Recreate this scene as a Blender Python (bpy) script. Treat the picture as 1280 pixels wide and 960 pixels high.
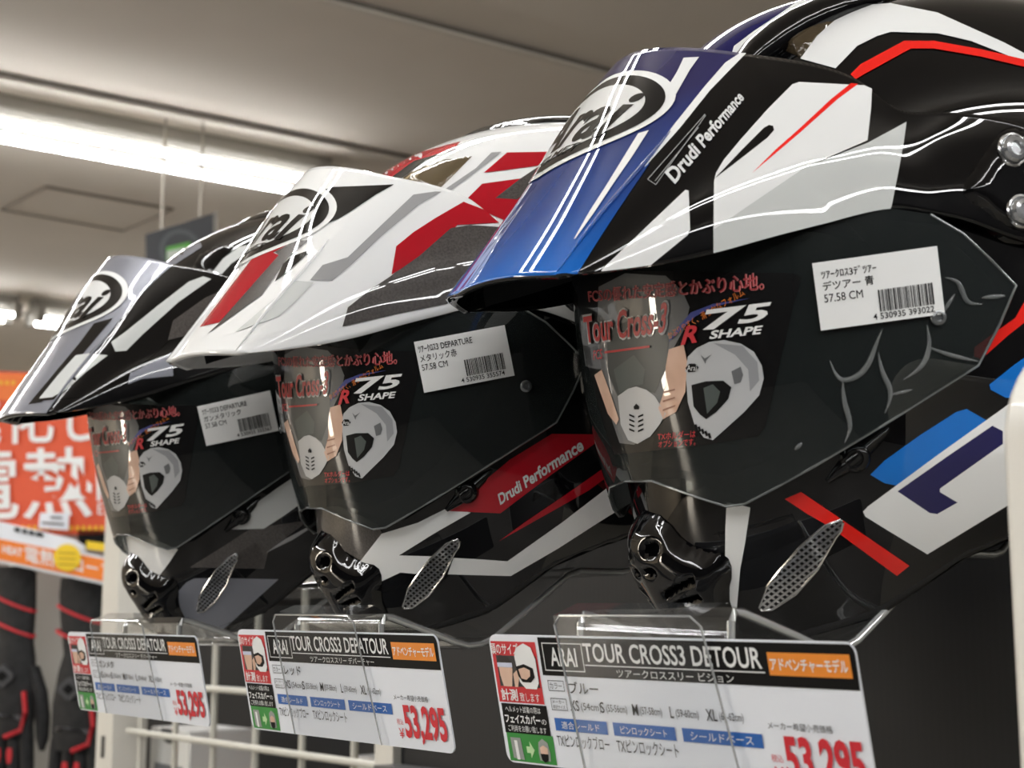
import bpy, bmesh, math, random
import numpy as np
from mathutils import Vector, Matrix
from mathutils.bvhtree import BVHTree
from mathutils.geometry import delaunay_2d_cdt

for _o in list(bpy.data.objects):
    bpy.data.objects.remove(_o)
SC = bpy.context.scene
COL = SC.collection
rnd = random.Random(7)

# ------------------------------------------------------------------ camera, world, exposure
F = 1923.0
PITCH = math.atan(310 / F)
AZ = math.radians(145.0)
CAMP = np.array([0.0, 0.0, 1.5])
vv = np.array([math.cos(AZ) * math.cos(PITCH), math.sin(AZ) * math.cos(PITCH), math.sin(PITCH)])
rr = np.array([math.sin(AZ), -math.cos(AZ), 0.0])
uu = np.cross(rr, vv)
cam = bpy.data.cameras.new('camera')
cam.sensor_width = 36.0
cam.lens = F / 1280 * 36.0
cam.clip_start = 0.02
cam.dof.use_dof = True
cam.dof.focus_distance = 0.73
cam.dof.aperture_fstop = 17.0
camo = bpy.data.objects.new('camera', cam)
COL.objects.link(camo)
camo.matrix_world = Matrix(((rr[0], uu[0], -vv[0], CAMP[0]), (rr[1], uu[1], -vv[1], CAMP[1]),
                            (rr[2], uu[2], -vv[2], CAMP[2]), (0, 0, 0, 1)))
SC.camera = camo

W = bpy.data.worlds.new('world')
SC.world = W
W.use_nodes = True
W.node_tree.nodes['Background'].inputs[0].default_value = (1.0, 0.97, 0.92, 1)
W.node_tree.nodes['Background'].inputs[1].default_value = 0.10
TUBE_STRENGTH = 15.0
CEIL_Z = 2.78
LIGHT_Z = 2.70

SC.view_settings.view_transform = 'Standard'
SC.view_settings.look = 'None'
SC.view_settings.gamma = 1.0
SC.view_settings.use_curve_mapping = False
SC.view_settings.exposure = 1.35


# ------------------------------------------------------------------ helpers: materials
def srgb(r, g, b):
    f = lambda c: c / 12.92 if c <= 0.04045 else ((c + 0.055) / 1.055) ** 2.4
    return (f(r / 255), f(g / 255), f(b / 255), 1)


MATS = {}


def mat(name, rgb=(128, 128, 128), rough=0.5, metal=0.0, coat=0.0, spec=0.5, emit=0.0, alpha=None):
    if name in MATS:
        return MATS[name]
    m = bpy.data.materials.new(name)
    m.use_nodes = True
    b = m.node_tree.nodes['Principled BSDF']
    b.inputs['Base Color'].default_value = srgb(*rgb)
    b.inputs['Roughness'].default_value = rough
    b.inputs['Metallic'].default_value = metal
    b.inputs['Specular IOR Level'].default_value = spec
    b.inputs['Coat Weight'].default_value = coat
    b.inputs['Coat Roughness'].default_value = 0.02
    if emit:
        b.inputs['Emission Color'].default_value = srgb(*rgb)
        b.inputs['Emission Strength'].default_value = emit
    MATS[name] = m
    return m


def noisy(name, a, b, scale, rough=0.6, coords='Object', stretch=(1, 1, 1), lo=0.35, hi=0.65, coat=0.0, bump=0.0):
    if name in MATS:
        return MATS[name]
    m = mat(name, a, rough, coat=coat)
    nt = m.node_tree
    tc = nt.nodes.new('ShaderNodeTexCoord')
    mp = nt.nodes.new('ShaderNodeMapping')
    mp.inputs['Scale'].default_value = stretch
    nz = nt.nodes.new('ShaderNodeTexNoise')
    nz.inputs['Scale'].default_value = scale
    cr = nt.nodes.new('ShaderNodeValToRGB')
    cr.color_ramp.elements[0].position = lo
    cr.color_ramp.elements[1].position = hi
    cr.color_ramp.elements[0].color = srgb(*a)
    cr.color_ramp.elements[1].color = srgb(*b)
    nt.links.new(tc.outputs[coords], mp.inputs['Vector'])
    nt.links.new(mp.outputs[0], nz.inputs['Vector'])
    nt.links.new(nz.outputs['Fac'], cr.inputs[0])
    nt.links.new(cr.outputs[0], nt.nodes['Principled BSDF'].inputs['Base Color'])
    if bump:
        bp = nt.nodes.new('ShaderNodeBump')
        bp.inputs['Strength'].default_value = bump
        bp.inputs['Distance'].default_value = 0.002
        nt.links.new(nz.outputs['Fac'], bp.inputs['Height'])
        nt.links.new(bp.outputs[0], nt.nodes['Principled BSDF'].inputs['Normal'])
    return m


def clear(name, tint, rough, body=0.0, body_rgb=(200, 200, 200), ior=1.45):
    """thin clear plastic: tinted see-through sheet with a mirror coat and an optional faint milky body"""
    if name in MATS:
        return MATS[name]
    m = bpy.data.materials.new(name)
    m.use_nodes = True
    nt = m.node_tree
    nt.nodes.clear()
    out = nt.nodes.new('ShaderNodeOutputMaterial')
    tr = nt.nodes.new('ShaderNodeBsdfTransparent')
    tr.inputs[0].default_value = (*tint, 1)
    df = nt.nodes.new('ShaderNodeBsdfDiffuse')
    df.inputs[0].default_value = srgb(*body_rgb)
    mx0 = nt.nodes.new('ShaderNodeMixShader')
    mx0.inputs[0].default_value = body
    gl = nt.nodes.new('ShaderNodeBsdfGlossy')
    gl.inputs['Roughness'].default_value = rough
    fr = nt.nodes.new('ShaderNodeFresnel')
    ge = nt.nodes.new('ShaderNodeNewGeometry')
    mr = nt.nodes.new('ShaderNodeMapRange')      # same sheen on both faces of the thin sheet
    mr.inputs['To Min'].default_value = ior
    mr.inputs['To Max'].default_value = 1 / ior
    nt.links.new(ge.outputs['Backfacing'], mr.inputs['Value'])
    nt.links.new(mr.outputs[0], fr.inputs[0])
    mx = nt.nodes.new('ShaderNodeMixShader')
    nt.links.new(tr.outputs[0], mx0.inputs[1])
    nt.links.new(df.outputs[0], mx0.inputs[2])
    nt.links.new(fr.outputs[0], mx.inputs[0])
    nt.links.new(mx0.outputs[0], mx.inputs[1])
    nt.links.new(gl.outputs[0], mx.inputs[2])
    nt.links.new(mx.outputs[0], out.inputs[0])
    MATS[name] = m
    return m


def paint(name, rgb, metal=0.0, rough=0.3):
    return mat(name, rgb, rough, metal, coat=1.0, spec=0.0)


BLACK = paint('black_gloss', (9, 9, 11))
WHITE = paint('white_gloss', (238, 239, 238))
PEARL = paint('pearl_grey_gloss', (205, 208, 206))
GREY = paint('grey_gloss', (160, 160, 160))
RED = paint('red_gloss', (240, 40, 32))
CRIMSON = paint('crimson_gloss', (178, 20, 36))
NAVY = paint('navy_gloss', (34, 32, 84))
BLUE = paint('blue_gloss', (22, 112, 200))
GUN = paint('gunmetal_gloss', (136, 138, 147), metal=0.2)
SILVER = paint('silver_gloss', (190, 192, 192), metal=0.2)
CARBON = noisy('carbon_metallic_gloss', (68, 64, 62), (84, 80, 77), 900, rough=0.3, coat=1.0)
CARBON.node_tree.nodes['Principled BSDF'].inputs['Specular IOR Level'].default_value = 0.1
SMOKE = clear('smoked_vent_plastic', (0.42, 0.37, 0.28), 0.05, 0.35, (120, 104, 80))
MATBLACK = mat('black_rubber', (22, 22, 23), 0.55)
LINING = noisy('lining_fabric_black', (14, 14, 15), (24, 24, 25), 400, rough=0.9)
CHROME = mat('bright_steel', (215, 215, 215), 0.18, 1.0)
SHIELD = clear('tinted_shield', (0.40, 0.42, 0.42), 0.01, 0.14, (84, 92, 92), ior=1.5)
WRINKLE = clear('clear_film', (0.8, 0.8, 0.8), 0.12, 0.22, (200, 205, 205))
FILMDARK = mat('promo_film_black', (16, 16, 17), 0.3, coat=1.0, spec=0.1)
PAPER = mat('paper_white', (236, 237, 236), 0.55)
CARDW = mat('card_white', (232, 236, 243), 0.45)
INK = mat('ink_black', (9, 9, 10), 0.55, spec=0.15)
REDINK = mat('ink_red', (205, 28, 44), 0.5)
DARKRED = mat('ink_dark_red', (190, 30, 34), 0.4)
ORANGEINK = mat('ink_orange', (226, 120, 30), 0.45)
BLUEINK = mat('ink_blue', (28, 96, 176), 0.5)
GREENINK = mat('ink_green', (42, 140, 52), 0.5)
SKIN = noisy('printed_skin', (206, 165, 140), (225, 188, 165), 60, rough=0.5, coat=0.6)
GREYINK = mat('ink_grey', (104, 106, 108), 0.45, coat=1.0)
MIR = np.array([1, -0.955, 1])
LIGHTINK = mat('ink_light_grey', (190, 192, 194), 0.4, coat=1.0)
MIDINK = mat('ink_mid_grey', (150, 152, 155), 0.4, coat=1.0)
ACRYL = clear('clear_acrylic', (0.96, 0.965, 0.965), 0.03, 0.008, (210, 214, 214), ior=1.49)
SLEEVE = clear('clear_sleeve', (0.965, 0.97, 0.975), 0.06, 0.03, (205, 210, 214), ior=1.4)


def blue_fade():
    m = paint('blue_fade_paint', (30, 60, 140))
    nt = m.node_tree
    tc = nt.nodes.new('ShaderNodeTexCoord')
    sp = nt.nodes.new('ShaderNodeSeparateXYZ')
    mr = nt.nodes.new('ShaderNodeMapRange')
    mr.inputs['From Min'].default_value = 0.018
    mr.inputs['From Max'].default_value = 0.105
    cr = nt.nodes.new('ShaderNodeValToRGB')
    cr.color_ramp.elements[0].color = srgb(18, 110, 205)
    cr.color_ramp.elements[1].color = srgb(42, 40, 86)
    e = cr.color_ramp.elements.new(0.45)
    e.color = srgb(28, 68, 142)
    nt.links.new(tc.outputs['Object'], sp.inputs[0])
    nt.links.new(sp.outputs['Z'], mr.inputs['Value'])
    nt.links.new(mr.outputs[0], cr.inputs[0])
    nt.links.new(cr.outputs[0], nt.nodes['Principled BSDF'].inputs['Base Color'])
    return m


BLUEFADE = blue_fade()


# ------------------------------------------------------------------ helpers: pixels, poses
def dirp(p):
    return rr * (p[0] - 640) / F - uu * (p[1] - 480) / F + vv


def euler3(e):
    a, b, c = e
    Rz = np.array([[math.cos(a), -math.sin(a), 0], [math.sin(a), math.cos(a), 0], [0, 0, 1]])
    Ry = np.array([[math.cos(b), 0, math.sin(b)], [0, 1, 0], [-math.sin(b), 0, math.cos(b)]])
    Rx = np.array([[1, 0, 0], [0, math.cos(c), -math.sin(c)], [0, math.sin(c), math.cos(c)]])
    return Rz @ Ry @ Rx


BASE = np.array([[0, 1, 0], [-1, 0, 0], [0, 0, 1.0]])
EUL = [(-0.32509242, 0.12442908, -0.03759679), (-0.23642613, 0.14173684, -0.04173770), (-0.17310015, 0.18703340, -0.01259642)]
TRN = np.array([[-0.47259001, 0.59170991, 1.64212577], [-0.73338376, 0.56487035, 1.64806793], [-0.99553228, 0.54817689, 1.65279822]])
ROT = [BASE @ euler3(e) for e in EUL]


def local_ray(h, p):
    o = ROT[h].T @ (CAMP - TRN[h])
    d = ROT[h].T @ dirp(p)
    return Vector(o), Vector(d).normalized()


CROP = {'c1': (540, 0, 2.4), 'c2': (880, 0, 2.4), 'c3': (700, 260, 2.181), 'c4': (740, 500, 2.370), 'c5': (660, 60, 4.0),
        'c6': (220, 160, 2.56), 'c7': (330, 380, 2.341), 'c8': (0, 260, 3.048), 'd1': (100, 460, 3.0), 'd9': (1130, 420, 3.2),
        'm1': (760, 580, 5.055), 'm2': (370, 600, 5.333), 'm3': (140, 640, 6.857), 'p4': (1080, 130, 2.743), 't': (140, 220, 4.8),
        'e4': (380, 600, 2.667), 'px': (0, 0, 1.0)}


def K(k, pts):
    x0, y0, s = CROP[k]
    return [(x0 + x / s, y0 + y / s) for x, y in pts]


# ------------------------------------------------------------------ helpers: meshes
class MB:
    """collects vertices and faces with materials and makes ONE mesh object"""

    def __init__(s):
        s.v, s.f, s.m, s.n, s.mats = [], [], [], {}, []

    def mi(s, m):
        if m not in s.mats:
            s.mats.append(m)
        return s.mats.index(m)

    def add(s, verts, faces, m, normals=None):
        b = len(s.v)
        s.v.extend([tuple(map(float, q)) for q in verts])
        k = s.mi(m)
        for f in faces:
            s.f.append([b + i for i in f])
            s.m.append(k)
        if normals is not None:
            for i, n in enumerate(normals):
                s.n[b + i] = tuple(n)
        return b

    def box(s, c, d, m, R=None):
        c = np.array(c, float)
        R = np.eye(3) if R is None else R
        vs = [c + R @ (np.array([x, y, z]) * np.array(d) / 2) for x in (-1, 1) for y in (-1, 1) for z in (-1, 1)]
        s.add(vs, [(0, 1, 3, 2), (4, 6, 7, 5), (0, 4, 5, 1), (2, 3, 7, 6), (0, 2, 6, 4), (1, 5, 7, 3)], m)

    def tube(s, pts, r, m, n=8, closed=False, rads=None, flat=1.0, up=None):
        P = [np.array(p, float) for p in pts]
        N = len(P)
        vs = []
        ref = np.array(up if up is not None else (0.13, 0.31, 0.94), float)
        for i in range(N):
            a = P[(i - 1) % N] if (closed or i > 0) else P[i]
            b = P[(i + 1) % N] if (closed or i < N - 1) else P[i]
            t = b - a
            t = t / (np.linalg.norm(t) + 1e-12)
            e1 = np.cross(t, ref)
            if np.linalg.norm(e1) < 1e-4:
                e1 = np.cross(t, np.array([1.0, 0, 0]))
            e1 /= np.linalg.norm(e1)
            e2 = np.cross(e1, t)
            ra = rads[i] if rads is not None else r
            for k in range(n):
                a_ = 2 * math.pi * k / n
                vs.append(P[i] + ra * (math.cos(a_) * e1 * flat + math.sin(a_) * e2))
        fs = []
        for i in range(N if closed else N - 1):
            j = (i + 1) % N
            for k in range(n):
                l = (k + 1) % n
                fs.append((i * n + k, i * n + l, j * n + l, j * n + k))
        if not closed:
            fs.append(tuple(range(n))[::-1])
            fs.append(tuple((N - 1) * n + k for k in range(n)))
        s.add(vs, fs, m)

    def prism(s, poly, O, ex, ey, ez, m):
        """polygon (in ex, ey) pushed along ez (vector with length)"""
        O, ex, ey, ez = map(lambda q: np.array(q, float), (O, ex, ey, ez))
        n = len(poly)
        vs = [O + ex * a + ey * b for a, b in poly] + [O + ex * a + ey * b + ez for a, b in poly]
        fs = [tuple(range(n))[::-1], tuple(range(n, 2 * n))] + [(i, (i + 1) % n, n + (i + 1) % n, n + i) for i in range(n)]
        s.add(vs, fs, m)

    def lathe(s, prof, O, axis, m, n=24):
        axis = np.array(axis, float)
        axis /= np.linalg.norm(axis)
        e1 = np.cross(axis, (0.3, 0.2, 0.9))
        e1 /= np.linalg.norm(e1)
        e2 = np.cross(axis, e1)
        vs, fs = [], []
        for r, h in prof:
            for k in range(n):
                a = 2 * math.pi * k / n
                vs.append(np.array(O) + axis * h + r * (math.cos(a) * e1 + math.sin(a) * e2))
        for i in range(len(prof) - 1):
            for k in range(n):
                l = (k + 1) % n
                fs.append((i * n + k, i * n + l, (i + 1) * n + l, (i + 1) * n + k))
        fs.append(tuple(range(n))[::-1])
        fs.append(tuple((len(prof) - 1) * n + k for k in range(n)))
        s.add(vs, fs, m)

    def mesh(s, name, sharp=35, fix=True):
        me = bpy.data.meshes.new(name)
        me.from_pydata(s.v, [], s.f)
        for m in s.mats:
            me.materials.append(m)
        me.polygons.foreach_set('material_index', s.m)
        me.polygons.foreach_set('use_smooth', [True] * len(s.f))
        me.update()
        if fix and not s.n:
            bm = bmesh.new()
            bm.from_mesh(me)
            bmesh.ops.recalc_face_normals(bm, faces=bm.faces)
            bm.to_mesh(me)
            bm.free()
        me.set_sharp_from_angle(angle=math.radians(sharp))
        if s.n:
            me.normals_split_custom_set_from_vertices([s.n.get(i, (0, 0, 0)) for i in range(len(s.v))])
        return me

    def build(s, name, parent=None, sharp=35, fix=True):
        return link(name, s.mesh(name, sharp, fix), parent)


def link(name, me, parent=None):
    o = bpy.data.objects.new(name, me)
    COL.objects.link(o)
    if parent is not None:
        o.parent = parent
    return o


def tag(o, label=None, cat=None, group=None, kind=None):
    if label:
        o['label'] = label
    if cat:
        o['category'] = cat
    if group:
        o['group'] = group
    if kind:
        o['kind'] = kind
    return o


def empty(name, loc=(0, 0, 0)):
    o = bpy.data.objects.new(name, None)
    o.empty_display_size = 0.05
    COL.objects.link(o)
    o.location = loc
    return o


def evaluated(o):
    dg = bpy.context.evaluated_depsgraph_get()
    dg.update()
    return bpy.data.meshes.new_from_object(o.evaluated_get(dg))


def pip(x, y, poly):
    c = False
    n = len(poly)
    for i in range(n):
        x1, y1 = poly[i]
        x2, y2 = poly[i - 1]
        if (y1 > y) != (y2 > y) and x < (x2 - x1) * (y - y1) / (y2 - y1) + x1:
            c = not c
    return c


def fill(poly, step):
    """fine triangulation of a 2-D polygon"""
    P = []
    n = len(poly)
    for i in range(n):
        a, b = np.array(poly[i], float), np.array(poly[(i + 1) % n], float)
        k = max(1, int(np.linalg.norm(b - a) / step))
        for j in range(k):
            P.append(a + (b - a) * j / k)
    nb = len(P)
    xs = [p[0] for p in poly]
    ys = [p[1] for p in poly]
    B = np.array(P)
    y = min(ys) + step / 2
    row = 0
    while y < max(ys):
        x = min(xs) + step * (0.5 + 0.5 * (row % 2))
        while x < max(xs):
            if pip(x, y, poly) and np.min((B[:, 0] - x) ** 2 + (B[:, 1] - y) ** 2) > (0.45 * step) ** 2:
                P.append(np.array([x, y]))
            x += step
        y += step * 0.87
        row += 1
    vo, eo, fo, _, _, _ = delaunay_2d_cdt([Vector(p) for p in P], [(i, (i + 1) % nb) for i in range(nb)], [list(range(nb))], 1, 1e-6)
    return [np.array(v) for v in vo], [tuple(f) for f in fo]


_TC = {}


def text2d(s, bold=0.0, shear=0.0, res=3):
    """filled glyph outlines of a line of writing, scaled to the unit square"""
    k = (s, bold, shear)
    if k in _TC:
        return _TC[k]
    cu = bpy.data.curves.new('writing', 'FONT')
    cu.body = s
    cu.resolution_u = res
    cu.offset = bold
    cu.shear = shear
    o = bpy.data.objects.new('writing', cu)
    COL.objects.link(o)
    me = evaluated(o)
    V = np.array([v.co[:2] for v in me.vertices]) if len(me.vertices) else np.zeros((0, 2))
    Fc = [tuple(p.vertices) for p in me.polygons]
    bpy.data.objects.remove(o)
    bpy.data.curves.remove(cu)
    bpy.data.meshes.remove(me)
    if len(V):
        mn, mx = V.min(0), V.max(0)
        asp = (mx - mn)[0] / max(1e-6, (mx - mn)[1])
        V = (V - mn) / np.maximum(mx - mn, 1e-6)
    else:
        asp = 1
    _TC[k] = (V, Fc, asp)
    return _TC[k]


def cut2d(V, Fc, nx, ny):
    bm = bmesh.new()
    vs = [bm.verts.new((p[0], p[1], 0)) for p in V]
    for f in Fc:
        try:
            bm.faces.new([vs[i] for i in f])
        except ValueError:
            pass
    for i in range(1, nx):
        bmesh.ops.bisect_plane(bm, geom=bm.verts[:] + bm.edges[:] + bm.faces[:], plane_co=(i / nx, 0, 0), plane_no=(1, 0, 0))
    for i in range(1, ny):
        bmesh.ops.bisect_plane(bm, geom=bm.verts[:] + bm.edges[:] + bm.faces[:], plane_co=(0, i / ny, 0), plane_no=(0, 1, 0))
    bm.verts.index_update()
    V2 = [(v.co.x, v.co.y) for v in bm.verts]
    F2 = [tuple(v.index for v in f.verts) for f in bm.faces]
    bm.free()
    return V2, F2


def quadmap(q):
    """unit square -> quad (tl, tr, br, bl); v runs up"""
    tl, tr, br, bl = [np.array(p, float) for p in q]
    src = [(0, 1), (1, 1), (1, 0), (0, 0)]
    A, bb = [], []
    for (x, y), (X, Y) in zip(src, (tl, tr, br, bl)):
        A.append([x, y, 1, 0, 0, 0, -X * x, -X * y]); bb.append(X)
        A.append([0, 0, 0, x, y, 1, -Y * x, -Y * y]); bb.append(Y)
    h = np.linalg.solve(np.array(A), np.array(bb))

    def f(x, y):
        w = h[6] * x + h[7] * y + 1
        return ((h[0] * x + h[1] * y + h[2]) / w, (h[3] * x + h[4] * y + h[5]) / w)
    return f


def cubic(xs, ys):
    """natural cubic spline through the keys"""
    xs, ys = np.array(xs, float), np.array(ys, float)
    n = len(xs)
    h = np.diff(xs)
    A = np.zeros((n, n))
    b = np.zeros(n)
    A[0, 0] = A[-1, -1] = 1
    for i in range(1, n - 1):
        A[i, i - 1], A[i, i], A[i, i + 1] = h[i - 1], 2 * (h[i - 1] + h[i]), h[i]
        b[i] = 3 * ((ys[i + 1] - ys[i]) / h[i] - (ys[i] - ys[i - 1]) / h[i - 1])
    c = np.linalg.solve(A, b)

    def f(x):
        i = int(np.clip(np.searchsorted(xs, x) - 1, 0, n - 2))
        t = x - xs[i]
        bb = (ys[i + 1] - ys[i]) / h[i] - h[i] * (2 * c[i] + c[i + 1]) / 3
        d = (c[i + 1] - c[i]) / (3 * h[i])
        return ys[i] + bb * t + c[i] * t * t + d * t ** 3
    return f


def curve3(pts):
    """spline through 3-D points, parameter 0..1 by arc length"""
    P = np.array(pts, float)
    s = np.concatenate([[0], np.cumsum(np.linalg.norm(np.diff(P, axis=0), axis=1))])
    s /= s[-1]
    fs = [cubic(s, P[:, k]) for k in range(3)]
    return lambda t: np.array([f(t) for f in fs])


class Surf:
    """a triangulated surface that rays from the camera can be dropped on"""

    def __init__(s, V, Fc, outward=None):
        tris = []
        for f in Fc:
            for i in range(1, len(f) - 1):
                tris.append((f[0], f[i], f[i + 1]))
        V = np.array(V, float)
        T = np.array(tris)
        N = np.zeros_like(V)
        fn = np.cross(V[T[:, 1]] - V[T[:, 0]], V[T[:, 2]] - V[T[:, 0]])
        for k in range(3):
            np.add.at(N, T[:, k], fn)
        N /= (np.linalg.norm(N, axis=1)[:, None] + 1e-15)
        s.V, s.T, s.N = V, T, N
        s.bvh = BVHTree.FromPolygons([Vector(p) for p in V], tris)

    def nrm(s, loc, i):
        a, b, c = s.V[s.T[i]]
        v0, v1, v2 = b - a, c - a, np.array(loc) - a
        d00, d01, d11, d20, d21 = v0 @ v0, v0 @ v1, v1 @ v1, v2 @ v0, v2 @ v1
        den = d00 * d11 - d01 * d01 + 1e-20
        y, z = (d11 * d20 - d01 * d21) / den, (d00 * d21 - d01 * d20) / den
        n = s.N[s.T[i][0]] * (1 - y - z) + s.N[s.T[i][1]] * y + s.N[s.T[i][2]] * z
        return n / (np.linalg.norm(n) + 1e-15)

    def hit(s, o, d):
        """(point, normal, hit?)  a ray past the rim lands on the nearest rim point"""
        loc, n, i, dist = s.bvh.ray_cast(o, d)
        if loc is not None and n.dot(d) < 0:
            return np.array(loc), s.nrm(loc, i), True
        t = max(0.2, -o.dot(d))
        for _ in range(14):
            p = o + d * t
            loc, n, i, dist = s.bvh.find_nearest(p)
            t = (loc - o).dot(d)
        return np.array(loc), s.nrm(loc, i), False


def decal(mb, surf, h, poly, m, off=0.0003, step=5.0, mirror=False):
    """a painted area: its outline in photo pixels dropped on helmet h's surface and kept there; parts past the rim are trimmed to it"""
    V, Fc = fill(poly, step)
    A_, N, ok = [], [], []
    for p in V:
        o, d = local_ray(h, p)
        a, n, k = surf.hit(o, d)
        A_.append(a); N.append(n); ok.append(k)
    nb = {}
    for f in Fc:
        for a in f:
            if not ok[a]:
                nb.setdefault(a, set()).update(q for q in f if ok[q])
    for a, qs in nb.items():
        if not qs:
            continue
        q = min(qs, key=lambda k: np.linalg.norm(V[k] - V[a]))
        lo, hi = 0.0, 1.0
        for _ in range(9):
            mid = (lo + hi) / 2
            o, d = local_ray(h, V[q] + (V[a] - V[q]) * mid)
            p, n, k = surf.hit(o, d)
            if k:
                lo = mid; A_[a] = p; N[a] = n
            else:
                hi = mid
        if lo == 0.0:
            A_[a], N[a] = A_[q], N[q]
    L = [a + n * off for a, n in zip(A_, N)]
    Fc = [f for f in Fc if any(ok[i] for i in f)]
    Fo = []
    for f in Fc:
        c = np.cross(L[f[1]] - L[f[0]], L[f[2]] - L[f[0]])
        Fo.append(f if c @ N[f[0]] > 0 else f[::-1])
    mb.add(L, Fo, m, N)
    if mirror:
        Lm = [a * MIR for a in L]
        if surf is PEAK:
            Lm = [a + np.array([0, 0, 0.13 * min(max(-a[1], 0), 0.08)]) for a in Lm]
        mb.add(Lm, [f[::-1] for f in Fo], m, [n * np.array([1, -1, 1]) for n in N])


def textdecal(mb, surf, h, s, quad, m, off=0.0005, bold=0.0, shear=0.0, nx=12, ny=2, grow=0.0):
    V, Fc, asp = text2d(s, bold, shear)
    if not len(V):
        return
    V, Fc = cut2d(V, Fc, nx, ny)
    q = quadmap(quad)
    L, N = [], []
    for p in V:
        o, d = local_ray(h, q(*p))
        a, n, k = surf.hit(o, d)
        L.append(a + n * off); N.append(n)
    Fo = []
    for f in Fc:
        c = np.cross(L[f[1]] - L[f[0]], L[f[2]] - L[f[0]])
        Fo.append(f if c @ N[f[0]] > 0 else f[::-1])
    mb.add(L, Fo, m, N)


def strip(a, b, w):
    a, b = np.array(a, float), np.array(b, float)
    t = (b - a) / (np.linalg.norm(b - a) + 1e-9)
    n = np.array([-t[1], t[0]]) * w / 2
    return [a + n, b + n, b - n, a - n]

# ------------------------------------------------------------------ the room
def sweep_box(name, c, d, m, kind='structure', parent=None):
    b = MB()
    b.box(c, d, m)
    o = b.build(name, parent)
    if kind:
        o['kind'] = kind
    return o


CEILM = noisy('ceiling_board', (226, 217, 205), (230, 222, 210), 3.0, rough=0.85)
TRIMM = mat('ceiling_trim_paint', (222, 214, 202), 0.6)
FLOORM = noisy('floor_vinyl', (116, 113, 109), (126, 123, 118), 2.0, rough=0.35)
WALLM = noisy('wall_paint', (172, 164, 150), (178, 170, 157), 1.5, rough=0.8)
sweep_box('floor', (-2.5, -0.5, -0.05), (12, 12, 0.1), FLOORM)
sweep_box('ceiling', (-2.5, -0.5, CEIL_Z + 0.05), (12, 12, 0.1), CEILM)
sweep_box('wall_back', (-2.5, 5.55, CEIL_Z / 2), (12, 0.1, CEIL_Z), WALLM)
SHADEM = noisy('wall_dark_display', (40, 39, 38), (64, 62, 60), 2.5, rough=0.7)
sweep_box('wall_front', (-2.5, -6.55, CEIL_Z / 2), (12, 0.1, CEIL_Z), SHADEM)
# glowing panel added out of view to give the face shields an upright streak
b = MB()
b.box((-6.9, -6.49, 1.25), (0.95, 0.02, 2.3), mat('added_panel_glow', (255, 244, 226), 0.5, emit=11.0))
for dx in (-0.50, 0.50):
    b.box((-6.9 + dx, -6.47, 1.25), (0.06, 0.06, 2.42), TRIMM)
for z in (0.07, 1.3, 2.43):
    b.box((-6.9, -6.47, z), (1.06, 0.06, 0.06), TRIMM)
tag(b.build('added_glow_panel'), kind='structure')
sweep_box('wall_left', (-8.55, -0.5, CEIL_Z / 2), (0.1, 12, CEIL_Z), WALLM)
sweep_box('wall_right', (3.55, -0.5, CEIL_Z / 2), (0.1, 12, CEIL_Z), SHADEM)
# slim joint strips of the ceiling, parallel to the lamps
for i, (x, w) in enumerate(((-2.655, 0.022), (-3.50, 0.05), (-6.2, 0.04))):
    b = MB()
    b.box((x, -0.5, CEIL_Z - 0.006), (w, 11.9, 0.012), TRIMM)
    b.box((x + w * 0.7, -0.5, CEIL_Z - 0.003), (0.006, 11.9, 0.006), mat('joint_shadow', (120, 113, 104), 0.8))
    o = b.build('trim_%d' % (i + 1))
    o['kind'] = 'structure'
# access hatch: its slim frame in the ceiling
hq = [(-4.63, 1.335), (-4.315, 1.37), (-4.33, 1.765), (-4.66, 1.735)]
b = MB()
for i in range(4):
    a, c = hq[i], hq[(i + 1) % 4]
    b.tube([(a[0], a[1], CEIL_Z - 0.002), (c[0], c[1], CEIL_Z - 0.002)], 0.006, mat('hatch_frame', (118, 108, 96), 0.7), n=4)
b.prism([(p[0], p[1]) for p in hq], (0, 0, CEIL_Z - 0.0035), (1, 0, 0), (0, 1, 0), (0, 0, 0.003), CEILM)
tag(b.build('ceiling_hatch'), 'square access hatch with thin dark frame in the ceiling behind the long lamp', 'hatch')

# ------------------------------------------------------------------ lamps
TUBEM = mat('lamp_tube_glow', (252, 252, 252), 0.4, emit=TUBE_STRENGTH * 1.35)
TUBEB = mat('lamp_tube_back', (235, 233, 226), 0.5, emit=0.45)
LAMPW = mat('lamp_housing_white', (150, 146, 138), 0.45)


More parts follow.
